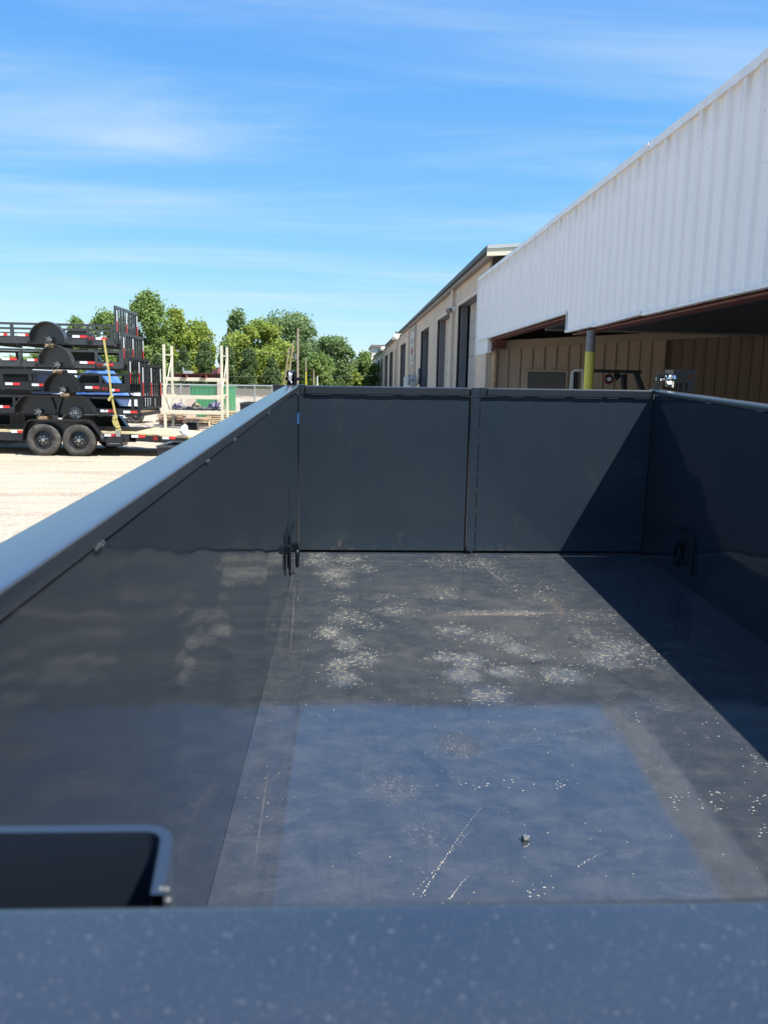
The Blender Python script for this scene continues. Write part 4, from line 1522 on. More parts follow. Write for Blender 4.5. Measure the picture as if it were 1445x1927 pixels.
def wheel(parent, c, ax_side, R=.36, w=.2, prn='wheel', rimr=.205, tread=True, outer=-1):
    """wheel with its axis along y; outer = -1 when its face looks towards -y"""
    c = Vector(c)
    s = outer
    e = bpy.data.objects.new(prn, None)
    g = MB()
    h = w / 2
    prof = [(-h * .72, rimr), (-h * .9, rimr + .03), (-h, rimr + (R - rimr) * .5), (-h * .92, R - .03), (-h * .72, R - .006), (-h * .55, R),
            (h * .55, R), (h * .72, R - .006), (h * .92, R - .03), (h, rimr + (R - rimr) * .5), (h * .9, rimr + .03), (h * .72, rimr)]
    g.lathe(prof, c, ax_side, 40)
    t = g.build(prn, 'tyre', parent, True)
    A = {'x': Vector((1, 0, 0)), 'y': Vector((0, 1, 0))}[ax_side]
    g = MB()
    o_ = s
    pr = [(o_ * h * .75, rimr), (o_ * h * .80, rimr - .010), (o_ * h * .55, rimr - .022), (o_ * h * .2, rimr - .035), (o_ * h * .25, rimr * .70), (o_ * h * .42, rimr * .50), (o_ * h * .42, .001)]
    g.lathe(pr, c, ax_side, 32)
    g.build('rim', 'rim_black', t, True)
    g = MB()
    for k in range(8):
        a = 2 * math.pi * k / 8
        if ax_side == 'y': cc = c + Vector((math.cos(a), 0, math.sin(a))) * rimr * .70
        else: cc = c + Vector((0, math.cos(a), math.sin(a))) * rimr * .70
        g.lathe([(o_ * (h * .27), .022), (o_ * (h * .27 + .004), .001)], cc, ax_side, 8)
    g.build('rim_holes', 'dark_interior', t)
    g = MB()
    for k in range(6):
        a = 2 * math.pi * k / 6 + .3
        if ax_side == 'y': cc = c + Vector((math.cos(a), 0, math.sin(a))) * rimr * .40
        else: cc = c + Vector((0, math.cos(a), math.sin(a))) * rimr * .40
        g.lathe([(o_ * h * .42, .012), (o_ * (h * .42 + .03), .011), (o_ * (h * .42 + .032), .001)], cc, ax_side, 6)
    g.build('lug_nuts', 'chrome', t)
    g = MB(); g.lathe([(o_ * h * .42, .045), (o_ * (h * .42 + .05), .040), (o_ * (h * .42 + .06), .001)], c, ax_side, 16); g.build('hub_cap', 'zinc', t, True)
    return t


for s, xx in ((-1, XL - .18), (1, XR + .18)):
    for yy in (2.7, 3.55):
        wheel(dt, (xx, yy, ZF - .27), 'x', .33, .2, 'wheel', .19, outer=s)
g = MB(); g.tube([(XL - .1, 2.7, ZF - .27), (XR + .1, 2.7, ZF - .27)], .04, 10); g.tube([(XL - .1, 3.55, ZF - .27), (XR + .1, 3.55, ZF - .27)], .04, 10); g.build('axles', 'dark_steel', dt)
g = MB(); g.beam((XL + .4, -.8, ZF - .12), ((XL + XR) / 2, -1.9, ZF - .12), .08, .12); g.beam((XR - .4, -.8, ZF - .12), ((XL + XR) / 2, -1.9, ZF - .12), .08, .12); g.build('tongue', 'black_trim', dt)

# ------------------------------------------------------------------ litter on the bed floor
random.seed(21)


def in_box(mb_pts):
    return [BOX @ Vector(p) for p in mb_pts]


g = MB()
for (px, py, sx, sy, w) in prints:
    nfl = int(170 * w * (sx * sy / 400) ** .55)
    for k in range(nfl):
        sk = (hash((round(px), 3)) % 7 - 3) / 10
        u_ = random.gauss(0, .58); v_ = random.gauss(0, .60) + sk * u_
        if k % 5 and math.sin(u_ * 7 + px) * math.cos(v_ * 6 + py) < .02: continue
        c = bfloor(px + u_ * sx, py + v_ * sy)
        if c.y > T_ - .01: continue
        ln_ = random.uniform(.0012, .0060) * random.choice((.5, 1, 1.8)); wd = random.uniform(.0003, .0008)
        th = (((px * 7 + py * 3) % 11) / 11 - .5) * 1.6 + random.gauss(0, .32 if k % 3 else 1.2)
        dx_, dy_ = math.cos(th) * ln_, math.sin(th) * ln_
        nx, ny = -math.sin(th) * wd, math.cos(th) * wd
        z0 = ZF + .0009; z1 = ZF + .0016 + random.random() * .0012
        g.add(in_box([(c.x - dx_ - nx, c.y - dy_ - ny, z0), (c.x + dx_ - nx, c.y + dy_ - ny, z0), (c.x + dx_ + nx, c.y + dy_ + ny, z1), (c.x - dx_ + nx, c.y - dy_ + ny, z1)]), [(0, 1, 2, 3)])
for k in range(420):
    c = Vector((random.uniform(XL + .02, XR - .02), random.uniform(1.2, T_ - .03), 0))
    r_ = random.uniform(.0006, .0016)
    g.add(in_box([(c.x - r_ * 1.6, c.y - r_, ZF + .0009), (c.x + r_, c.y - r_ * 1.3, ZF + .0009), (c.x + r_ * 1.4, c.y + r_, ZF + .0022), (c.x - r_, c.y + r_, ZF + .0018)]), [(0, 1, 2, 3)])
tag(g.build('straw_scraps', 'straw'), 'pale straw scraps trodden onto the black bed floor', kind='stuff')
# pale paint-like chips of the boot cleats
g = MB()
rows = [(925, 1478, 60, 14, 14), (1065, 1475, 22, 10, 14), (1320, 1508, 60, 18, 26), (1425, 1510, 18, 22, 14), (1410, 1422, 30, 8, 6), (1430, 1440, 14, 16, 8), (1005, 1675, 22, 14, 10), (1435, 1560, 8, 20, 6), (1340, 1515, 30, 8, 8), (1175, 1350, 40, 10, 8), (1310, 1380, 50, 20, 6), (400, 1500, 120, 120, 8)]
for (px, py, sx, sy, nn_) in rows:
    for k in range(nn_):
        c = bfloor(px + random.uniform(-sx, sx), py + random.uniform(-sy, sy))
        if c.x < XL + .01: continue
        r_ = random.uniform(.0008, .0024); e = random.uniform(1, 2.2)
        vs = [(c.x + math.cos(t) * r_ * e, c.y + math.sin(t) * r_, ZF + .0009) for t in [j * 1.047 for j in range(6)]] + [(c.x, c.y, ZF + .0009 + r_ * .5)]
        g.add(in_box(vs), [(j, (j + 1) % 6, 6) for j in range(6)])
# arc of drips and its neighbours
for (P0, P1, P2, nn_, w_) in (((905, 1520), (860, 1575), (790, 1692), 42, .0013), ((890, 1560), (850, 1600), (772, 1690), 22, .0007), ((880, 1650), (862, 1668), (846, 1694), 16, .0012), ((1143, 1602), (1115, 1612), (1085, 1634), 12, .0009)):
    for k in range(nn_):
        t = (k + random.uniform(-.3, .3)) / nn_
        px = (1 - t) ** 2 * P0[0] + 2 * t * (1 - t) * P1[0] + t * t * P2[0]
        py = (1 - t) ** 2 * P0[1] + 2 * t * (1 - t) * P1[1] + t * t * P2[1]
        c = bfloor(px + random.uniform(-1, 1), py)
        th = 1.1; ln_ = random.uniform(.0006, .0034) * (0.5 + t); wd = w_ * random.uniform(.5, 1.2) * (.5 + t)
        a_, b2 = math.cos(th) * ln_, math.sin(th) * ln_
        g.add(in_box([(c.x - a_ - wd, c.y - b2, ZF + .0009), (c.x + wd - a_, c.y - b2, ZF + .0009), (c.x + a_ + wd, c.y + b2, ZF + .0013), (c.x + a_ - wd, c.y + b2, ZF + .0013)]), [(0, 1, 2, 3)])
tag(g.build('mud_flecks', 'chip'), 'small dried pale mud flecks dotted across the front of the bed floor', kind='stuff')
# steel nut lying on the floor
c = bfloor(987, 1582)
g = MB()
g.lathe([(-.006, .004), (-.006, .0085), (.006, .0085), (.006, .004), (-.006, .004)], (0, 0, 0), 'x', 6)
g.lathe([(.006, .0035), (.012, .0045), (.012, .001)], (0, 0, 0), 'x', 8)
nutp = BOX @ Vector((c.x, c.y, ZF + .0080))
o = g.build('steel_nut', 'zinc')
o.location = nutp
o.rotation_euler = (RB.to_euler().x, 0, math.radians(15))
tag(o, 'small loose steel nut lying on the dusty bed floor', 'nut')

# ------------------------------------------------------------------ stacked utility trailers
YS = 19.0
TW = 1.95


def sp_(px, py, Y=YS): return at(px, py, Y)


def tape(parent, px, py, Y, wpx=26, flip=False, h=.055):
    a = sp_(px, py, Y); L_ = wpx * Y / F
    g = MB(); g.box(a.x, a.x + L_ * .5, Y - .012, Y - .008, a.z - h / 2, a.z + h / 2)
    o = g.build('reflector', 'white_tape', parent)
    g = MB(); g.box(a.x + L_ * .5, a.x + L_, Y - .012, Y - .008, a.z - h / 2, a.z + h / 2)
    g.build('reflector', 'red_tape', parent)


def gate(parent, px, ytop, ybot, px2, mat, nsl=8):
    """ramp gate standing across the trailer's rear, in a plane facing +x"""
    a = sp_(px, ytop); b_ = sp_(px, ybot)
    X = a.x; z1 = a.z; z0 = b_.z
    t = .045
    fo = MB()
    fo.box(X - t, X, YS, YS + TW, z1 - .06, z1)
    fo.box(X - t, X, YS, YS + TW, z0, z0 + .05)
    fo.box(X - t, X, YS, YS + .06, z0 + .05, z1 - .06)
    fo.box(X - t, X, YS + TW - .06, YS + TW, z0 + .05, z1 - .06)
    fo = fo.build('ramp_gate', mat, parent)
    for k in range(1, nsl):
        if k in (3,) and nsl > 7: pass
        yy = YS + TW * k / nsl
        g = MB(); g.box(X - t * .9, X - .004, yy - .028, yy + .028, z0 + .051, z1 - .061); g.build('slat', mat, fo)
    # expanded-metal wires between slats
    g = MB()
    zz_ = z0 + .08
    while zz_ < z1 - .1:
        g.box(X - t * .95, X - t * .91, YS + .06, YS + TW - .06, zz_, zz_ + .006)
        zz_ += .05
    g.build('gate_mesh', mat, fo, kind='stuff')
    H_ = z1 - z0
    for yy in (YS + .07, YS + TW * .45, YS + TW - .10):
        g = MB(); g.box(X - .003, X + .003, yy, yy + .05, z1 - .09 - H_ * .32, z1 - .09); g.build('reflector', 'white_tape', fo)
        g = MB(); g.box(X - .003, X + .003, yy, yy + .05, z1 - .09 - H_ * .62, z1 - .09 - H_ * .32); g.build('reflector', 'red_tape', fo)
    return X


def utility_trailer(label, mat, pxr, y_rail, y_f0, y_f1, posts, fend, tapes, lamp, gt, mid=None, xleft=-11.2, tandem=None, hub=None, panel=None, block=None):
    base = sp_(pxr, y_f1)
    xr = base.x
    o = thing('utility_trailer', (xr - 2, YS + TW / 2, base.z), label, 'trailer', 'wheel-less utility trailers stacked on the flatbed')
    zr = sp_(pxr, y_rail).z
    z0 = sp_(pxr, y_f1).z; z1 = sp_(pxr, y_f0).z
    for yy, nm in ((YS, 'near'), (YS + TW - .05, 'far')):
        g = MB(); g.box(xleft, xr, yy, yy + .05, zr - .05, zr); g.build('top_rail', mat, o)
        g = MB(); g.box(xleft, xr, yy, yy + .05, z0, z1); g.build('frame_rail', mat, o)
        if mid:
            zm = sp_(pxr, mid).z
            g = MB(); g.box(xleft, xr, yy + .01, yy + .04, zm - .03, zm); g.build('middle_rail', mat, o)
        for px in posts:
            xx = sp_(px, y_f0).x
            g = MB(); g.box(xx - .03, xx + .03, yy - .004, yy + .052, z0 + .02, zr - .001); g.build('post', mat, o)
    g = MB(); g.box(xleft, xr - .02, YS + .052, YS + TW - .052, z0 + .02, z0 + .055); g.build('deck', 'block_wood', o)
    g = MB()
    xx = xr - .3
    while xx > xleft + .2:
        g.box(xx - .05, xx, YS + .05, YS + TW - .05, z0 - .045, z0 + .018); xx -= .62
    g.build('cross_members', mat, o)
    # fenders (both sides)
    for side, yy in ((-1, YS), (1, YS + TW)):
        ya_, yb__ = (yy - .22, yy - .005) if side < 0 else (yy + .005, yy + .22)
        yp = (yy - .004, yy - .001) if side < 0 else (yy + .001, yy + .004)
        if tandem is None:
            c = sp_(fend[0], fend[2]); R = fend[1] * YS / F
            arc = [(c.x + R * math.cos(math.pi * k / 24), c.z + R * math.sin(math.pi * k / 24) * 1.12) for k in range(25)]
        else:
            arc = [(sp_(px, py).x, sp_(px, py).z) for px, py in tandem]
            c = sp_((tandem[0][0] + tandem[-1][0]) / 2, tandem[0][1])
        g = MB()
        cen = Vector((sum(a[0] for a in arc) / len(arc), 0, min(a[1] for a in arc)))
        n_ = len(arc)
        inn = [((a[0] - cen.x) * .965 + cen.x, (a[1] - cen.z) * .955 + cen.z) for a in arc]
        vs = [(a[0], ya_, a[1]) for a in arc] + [(a[0], yb__, a[1]) for a in arc] + [(a[0], ya_, a[1]) for a in inn] + [(a[0], yb__, a[1]) for a in inn]
        fs = []
        for i in range(n_ - 1):
            fs += [(i, i + 1, n_ + i + 1, n_ + i), (2 * n_ + i + 1, 2 * n_ + i, 3 * n_ + i, 3 * n_ + i + 1), (i + 1, i, 2 * n_ + i, 2 * n_ + i + 1), (n_ + i, n_ + i + 1, 3 * n_ + i + 1, 3 * n_ + i)]
        g.add(vs, fs)
        fo = g.build('fender', mat, o, True)
        g = MB()
        poly = [(a[0], a[1]) for a in arc]
        g.prism(poly, 1, yp[0], yp[1])
        g.build('back_plate', mat, fo)
        if tandem is not None and side < 0:
            g = MB(); cxm = c.x
            zt_2 = max(a[1] for a in arc) - .05
            g.beam((cxm - .12, yy - .06, zt_2), (cxm, yy - .06, z0 - .02), .03, .05); g.beam((cxm + .12, yy - .06, zt_2), (cxm, yy - .06, z0 - .02), .03, .05); g.build('brace', mat, fo)
    # spindle with hub studs
    for hx, hy in (hub or []):
        c = sp_(hx, hy)
        g = MB()
        g.lathe([(0, .04), (-.10, .04), (-.10, .06), (-.115, .06), (-.115, .028), (-.17, .022), (-.17, .001)], (c.x, YS - .0, c.z), 'y', 12)
        for k in range(5):
            a = 2 * math.pi * k / 5
            g.tube([(c.x + math.cos(a) * .06, YS - .12, c.z + math.sin(a) * .06), (c.x + math.cos(a) * .07, YS - .18, c.z + math.sin(a) * .07)], .012, 6)
        g.tube([(c.x, YS, c.z), (c.x, YS + TW, c.z)], .035, 8)
        g.build('axle', 'pipe_grey', o)
    for (px, py, w) in tapes:
        tape(o, px, py, YS, w)
    g = MB()
    pts_ = []
    x_ = xr - .2
    k = 0
    while x_ > xleft + .3:
        pts_.append((x_, YS + .06 + .01 * math.sin(k * 1.7), z0 - .012 - .018 * abs(math.sin(k * 1.1)))); x_ -= .28; k += 1
    g.tube(pts_, .008, 5); g.build('wiring_loom', 'wire', o)
    for k in range(4):
        x_ = xr - .55 - k * 1.35
        g = MB(); g.torus((x_, YS - .012, z0 + .05), 'y', .028, .006, 1, 1.2, 12, 6); g.build('tie_loop', 'dark_steel', o)
    if lamp:
        c = sp_(*lamp)
        g = MB(); g.box(c.x - .08, c.x + .08, YS - .03, YS - .006, c.z - .06, c.z + .055); lo = g.build('lamp_box', mat, o)
        g = MB()
        for dx_ in (-.035, .04):
            g.lathe([(-.01, .034), (-.02, .025), (-.025, .001)], (c.x + dx_, YS - .028, c.z), 'y', 10)
        g.build('tail_lamp', 'red_lens', lo)
    if panel:
        for (pa_, pb2) in panel:
            a = sp_(*pa_); b_ = sp_(*pb2)
            g = MB(); g.box(a.x, b_.x, YS + .06, YS + .5, b_.z, a.z); g.build('tool_box', mat, o)
    gate(o, gt[0], gt[1], gt[2], gt[3], mat)
    g = MB(); g.box(sp_(pxr, y_f0).x - .005, sp_(gt[0], y_f0).x, YS + .02, YS + TW - .02, z0 - .02, z0 + .06); g.build('rear_sill', mat, o)
    return o


utility_trailer('topmost utility trailer of the stack, resting above three others', 'trailer_grey', 215, 611, 636, 650, (23, 166, 211, -40),
                (95, 33, 645), [(0, 629, 14), (35, 630, 25), (137, 633, 26), (181, 637, 20)], (172, 637), (218, 575, 642, 262), mid=621, hub=[(97, 640)])
utility_trailer('second utility trailer from the top of the stack', 'trailer_grey', 229, 660, 681, 694, (40, 182, 227, -30),
                (110, 31, 686), [(5, 675, 26), (52, 677, 25), (151, 682, 27), (195, 686, 18)], (189, 687), (231, 626, 692, 276), hub=[(112, 687)])
utility_trailer('third utility trailer from the top, just above the tandem-fender one', 'trailer_black', 240, 704, 722, 737, (4, 66, 190, 238),
                (122, 33, 738), [(11, 722, 26), (61, 724, 25), (161, 729, 26), (207, 734, 18)], (198, 732), (243, 672, 740, 300), hub=[(123, 734)])
utility_trailer('lowest utility trailer of the stack, with a long tandem fender', 'trailer_black', 264, 748, 770, 782, (28, 250, 262, -20),
                None, [(-6, 765, 24), (190, 773, 26), (233, 775, 25)], None, (267, 684, 772, 311),
                tandem=[(185, 776), (182, 768), (166, 747), (160, 745), (52, 744), (46, 746), (34, 762), (32, 776)], hub=[(77, 775)])

# spare hub disc in the lowest trailer's fender (one mounted brake hub)
c = sp_(145, 777)
o = thing('brake_drum', (c.x, YS - .1, c.z), 'round grey brake drum below the long tandem fender', 'drum')
g = MB(); g.lathe([(.05, .14), (-.06, .14), (-.07, .12), (-.055, .10), (-.06, .05), (-.11, .04), (-.11, .001)], (c.x, YS - .02, c.z), 'y', 20); g.build('drum_body', 'pipe_grey', o, True)
g = MB()
for k in range(6):
    a = k * math.pi / 3
    g.lathe([(-.06, .014), (-.10, .013), (-.10, .001)], (c.x + math.cos(a) * .07, YS - .02, c.z + math.sin(a) * .07), 'y', 6)
g.build('studs', 'zinc', o)
# support blocks
for k, (px, py, lab) in enumerate(((97, 650, 'wooden block under the hub of the topmost trailer'), (112, 699, 'wooden block under the hub of the second trailer'), (126, 743, 'wooden block under the hub of the third trailer'), (83, 786, 'wooden block under the tandem-fender trailer'))):
    c = sp_(px, py, YS)
    g = MB(); g.bbox(c.x - .09, c.x + .09, YS - .14, YS + .3, c.z - .05, c.z + .035, .006)
    o = g.build('support_block', 'block_wood', loc=(c.x, YS, c.z - .05)); tag(o, lab, 'wood block', 'blocks between stacked trailers')

# flatbed carrying the stack
ft = thing('flatbed_trailer', (-6.5, YS + 1, 0), 'long black tandem-axle flatbed trailer with pale wood deck carrying the stack', 'trailer')
zd = sp_(150, 811).z
xd1 = sp_(246, 811).x
g = MB(); g.box(-12.5, xd1, YS - .12, YS + TW + .12, zd - .045, zd)
g.build('deck', 'deck_wood', ft)
zf1 = zd - .046; zf0 = sp_(100, 829).z
for yy in (YS - .12, YS + TW + .06):
    g = MB(); g.box(-12.5, sp_(258, 820).x, yy, yy + .06, zf0, zf1); g.build('frame_rail', 'trailer_black', ft)
# dovetail ramp
a_ = sp_(246, 811); b2 = sp_(372, 823, YS - .1)
g = MB()
g.add([(a_.x, YS - .12, zd), (b2.x, YS - .12, b2.z), (b2.x, YS + TW + .12, b2.z), (a_.x, YS + TW + .12, zd), (a_.x, YS - .12, zd - .04), (b2.x, YS - .12, b2.z - .04), (b2.x, YS + TW + .12, b2.z - .04), (a_.x, YS + TW + .12, zd - .04)],
      [(0, 1, 2, 3), (7, 6, 5, 4), (0, 4, 5, 1), (1, 5, 6, 2), (2, 6, 7, 3), (3, 7, 4, 0)])
g.build('dovetail', 'deck_wood', ft)
g = MB(); g.beam((a_.x, YS - .09, zd - .13), (b2.x, YS - .09, b2.z - .11), .06, .14); g.build('dovetail_frame', 'trailer_black', ft); g = MB(); g.beam((a_.x, YS + TW + .09, zd - .13), (b2.x, YS + TW + .09, b2.z - .11), .06, .14); g.build('dovetail_frame', 'trailer_black', ft)
g = MB()
for k in range(12):
    xx = -11.5 + k * .65
    g.box(xx, xx + .05, YS - .06, YS + TW + .06, zd - .15, zd - .046)
g.build('cross_members', 'trailer_black', ft)
pts = [(196, 829), (190, 817), (172, 793), (165, 790), (60, 789), (53, 792), (47, 806), (43, 829)]
arc = [(sp_(px, py, YS - .3).x, sp_(px, py, YS - .3).z) for px, py in pts]
for side in (-1, 1):
    ya_, yb__ = (YS - .38, YS - .125) if side < 0 else (YS + TW + .125, YS + TW + .38)
    g = MB()
    cen = (sum(a[0] for a in arc) / 8, min(a[1] for a in arc))
    inn = [((a[0] - cen[0]) * .985 + cen[0], (a[1] - cen[1]) * .95 + cen[1]) for a in arc]
    n_ = 8
    vs = [(a[0], ya_, a[1]) for a in arc] + [(a[0], yb__, a[1]) for a in arc] + [(a[0], ya_, a[1]) for a in inn] + [(a[0], yb__, a[1]) for a in inn]
    fs = []
    for i in range(n_ - 1):
        fs += [(i, i + 1, n_ + i + 1, n_ + i), (2 * n_ + i + 1, 2 * n_ + i, 3 * n_ + i, 3 * n_ + i + 1), (i + 1, i, 2 * n_ + i, 2 * n_ + i + 1), (n_ + i, n_ + i + 1, 3 * n_ + i + 1, 3 * n_ + i)]
    g.add(vs, fs); fo = g.build('fender', 'trailer_black', ft)
    g = MB(); yk = yb__ if side < 0 else ya_
    g.prism(arc, 1, min(yk, yk + side * -.0 + .0) - .004, yk); g.build('back_plate', 'trailer_black', fo)
RWH = .375
for px in (83, 150):
    cx_ = sp_(px, 825, YS - .3).x
    for yy, oo in ((YS - .26, -1), (YS + TW + .26, 1)):
        wheel(ft, (cx_, yy, RWH - .01), 'y', RWH, .22, 'wheel', .215, outer=oo)
    g = MB(); g.tube([(cx_, YS - .2, RWH), (cx_, YS + TW + .2, RWH)], .04, 8); g.build('axle', 'dark_steel', ft)
for (px, py, w) in ((22, 812, 22), (197, 819, 25), (248, 821, 25), (306, 824, 24)):
    tape(ft, px, py, YS - .12, w)
c = sp_(294, 824, YS - .15)
g = MB(); g.box(c.x - .07, c.x + .07, YS - .20, YS - .125, c.z - .07, c.z + .06); lo = g.build('lamp_box', 'trailer_black', ft)
g = MB(); g.box(c.x - .05, c.x + .05, YS - .21, YS - .201, c.z - .05, c.z + .045); g.build('tail_lamp', 'red_lens', lo)
a_ = sp_(200, 823, YS - .2); b2 = sp_(232, 840, YS - .2)
g = MB(); g.bbox(a_.x, b2.x, YS - .20, YS + .2, b2.z, a_.z, .01); st_ = g.build('side_step', 'trailer_black', ft)
g = MB(); g.box(a_.x + .06, b2.x - .06, YS - .215, YS - .201, b2.z + .05, b2.z + .07); g.build('step_bar', 'pipe_grey', st_)
# ratchet strap over the stack
stp = thing('ratchet_strap', (-5.9, YS, zd), 'yellow ratchet strap running down over the trailer stack', 'strap')
g = MB()
pl = [(196, 638), (199, 658), (203, 684), (207, 712), (209, 735), (213, 757), (218, 780), (219, 786)]
pp = [sp_(x_, y_, YS - .06) for x_, y_ in pl]
for i in range(len(pp) - 1):
    g.beam(pp[i], pp[i + 1], .048, .004, up=(0, -1, 0))
g.build('webbing', 'strap_yellow', stp)
g = MB()
tl = [sp_(x_, y_, YS - .09) for x_, y_ in ((218, 783), (216, 790), (220, 800), (224, 806), (223, 812))]
for i in range(len(tl) - 1):
    g.beam(tl[i], tl[i + 1], .10 + .02 * (i % 2), .03, up=(0, -1, 0))
g.build('loose_tail', 'strap_yellow', stp)
tl = [sp_(x_, y_, YS - .09) for x_, y_ in ((213, 744), (208, 748), (205, 754))]
g = MB(); g.beam(tl[0], tl[1], .06, .03, up=(0, -1, 0)); g.beam(tl[1], tl[2], .06, .03, up=(0, -1, 0))
g.build('strap_knot', 'strap_yellow', stp)
c = sp_(224, 815, YS - .14)
g = MB(); g.box(c.x - .05, c.x + .05, YS - .20, YS - .13, c.z - .08, c.z + .06); g.build('ratchet', 'zinc', stp)

# solid sided dark box behind the third trailer
a_ = at(-40, 694, 21.6); b2 = at(62, 735, 21.6)
o = thing('dark_box_trailer', (a_.x, 22.2, 0), 'solid-sided dark blue-black box trailer behind the stack by the picture edge', 'trailer')
g = MB(); g.box(-13, b2.x, 21.6, 23.6, b2.z - .1, a_.z); g.build('box_body', 'trailer_black', o)
g = MB(); g.bbox(-13, b2.x + .03, 21.55, 21.6, a_.z - .08, a_.z + .03, .01); g.build('top_rail', 'trailer_grey', o)
g = MB()
for xx in (-12.5, -11.2, -9.9, b2.x - .08): g.box(xx, xx + .07, 21.56, 21.6, b2.z - .1, a_.z - .08)
g.build('side_stakes', 'trailer_grey', o)
for xx in (-12.2, -11.4): wheel(o, (xx, 21.6, .36), 'y', .36, .2, 'wheel', .2)
g = MB(); g.box(-13, b2.x, 21.8, 23.4, .5, b2.z - .11); g.build('chassis', 'dark_steel', o)
# white box van behind
o = thing('white_truck', (-11, 27, 0), 'white box truck half hidden behind the trailer stack', 'truck')
a_ = at(34, 687, 27); b2 = at(100, 716, 27)
g = MB(); g.bbox(a_.x, b2.x, 27, 29.4, b2.z - .15, a_.z, .03); g.build('body', 'white_vinyl', o)
g = MB(); g.bbox(b2.x + .02, b2.x + 1.1, 27.1, 29.2, .7, a_.z - .45, .08); cb = g.build('cab', 'white_vinyl', o)
g = MB(); g.box(b2.x + .3, b2.x + .95, 27.08, 27.099, a_.z - .95, a_.z - .55); g.build('window', 'glass_dark', cb)
g = MB(); g.box(a_.x, b2.x + 1.1, 27.3, 29, .45, .7); g.build('chassis', 'dark_steel', o)
for xx in (a_.x + .4, b2.x + .6): wheel(o, (xx, 27.2, .4), 'y', .4, .24, 'wheel', .21)
# blue covered car between trailers
o = thing('blue_covered_boat', (-9, 24.5, 0), 'blue and white covered load glimpsed behind the tandem fender', 'boat')
a_ = at(138, 692, 24.5); b2 = at(216, 740, 24.5)
g = MB(); g.prism([(a_.x, .9), (a_.x + .15, a_.z - .25), (a_.x + .5, a_.z), ((a_.x + b2.x) / 2, a_.z + .04), (b2.x - .4, a_.z - .18), (b2.x, 1.2), (b2.x - .1, .9)], 1, 24.5, 26.3); g.build('cover', 'blue_tarp', o)
g = MB(); g.box(a_.x + .1, b2.x - .1, 24.6, 26.2, .55, .9); g.build('hull', 'white_vinyl', o)
g = MB(); g.box(a_.x + .4, b2.x - .4, 24.8, 26, 0, .55); g.build('cradle', 'dark_steel', o)
# second vehicle: white truck seen under gates
o = thing('parked_car', (-8.6, 33, 0), 'white parked car glimpsed through the lowest ramp gates', 'car')
a_ = at(208, 708, 33); b2 = at(262, 742, 33)
g = MB(); g.prism([(a_.x, .35), (a_.x, .95), (a_.x + .35, 1.05), (a_.x + .55, 1.5), (b2.x - .45, 1.52), (b2.x - .1, 1.05), (b2.x + .25, .95), (b2.x + .3, .35)], 1, 33, 34.7); bd = g.build('body', 'white_vinyl', o)
g = MB(); g.prism([(a_.x + .45, 1.06), (a_.x + .6, 1.42), (b2.x - .5, 1.42), (b2.x - .25, 1.06)], 1, 32.985, 32.998); g.build('window', 'glass_dark', bd)
for xx in (a_.x + .4, b2.x - .15): wheel(o, (xx, 33.05, .32), 'y', .32, .18, 'wheel', .19)
# green dumpster and lattice panel
o = thing('green_dumpster', (-11, 25, 0), 'green steel dumpster under the trailer stack by the picture edge', 'dumpster')
a_ = at(-40, 772, 24); b2 = at(34, 800, 24)
g = MB(); g.box(-13.5, b2.x, 24, 25.6, .15, a_.z); g.build('body', 'green_box', o)
g = MB()
for k in range(5): g.box(-13 + k * .75, -12.92 + k * .75, 23.95, 24, .2, a_.z - .05)
g.build('side_ribs', 'green_box', o)
g = MB(); g.box(-13.55, b2.x + .05, 23.93, 25.65, a_.z, a_.z + .06); g.build('rim', 'green_box', o)
a_ = at(21, 777, 20.2); b2 = at(46, 808, 20.2)
o = thing('lattice_panel', (a_.x, 21.2, zd), 'dark lattice panel standing on the flatbed deck beside the fender', 'panel')
lt_ = MB()
k = -6
while k < 12:
    x0 = a_.x + k * .045
    for sgn_ in (1, -1):
        p0_ = Vector((x0, 20.2 + .002 * sgn_, b2.z if sgn_ > 0 else a_.z)); p1_ = p0_ + Vector((a_.z - b2.z, 0, (a_.z - b2.z) * sgn_))
        # clip to the panel
        t0 = max(0, (a_.x - p0_.x) / (p1_.x - p0_.x)); t1 = min(1, (b2.x - p0_.x) / (p1_.x - p0_.x))
        if t1 > t0: lt_.beam(p0_.lerp(p1_, t0), p0_.lerp(p1_, t1), .012, .004, up=(0, -1, 0))
    k += 1
lt_.build('lattice', 'pipe_grey', o)
g = MB(); g.box(a_.x - .02, a_.x, 20.19, 20.22, b2.z, a_.z); g.box(b2.x, b2.x + .02, 20.19, 20.22, b2.z, a_.z); g.build('side_frame', 'pipe_grey', o)
# plastic wrapped bundle at the end of the dovetail
c = at(345, 812, 18.9)
g = MB()
for k in range(7):
    q = c + Vector((random.uniform(-.09, .09), random.uniform(-.08, .08), random.uniform(-.08, .14)))
    r_ = random.uniform(.06, .10)
    g.lathe([(-r_, .01), (-r_ * .6, r_ * random.uniform(.7, 1)), (0, r_ * random.uniform(.8, 1.1)), (r_ * .7, r_ * random.uniform(.5, .8)), (r_ * 1.2, .01)], q, 'z', 9)
tag(g.build('plastic_bundle', 'clear_wrap', loc=(c.x, 18.9, c.z - .2)), 'crumpled clear plastic bundle on the end of the pale dovetail deck', 'bundle')
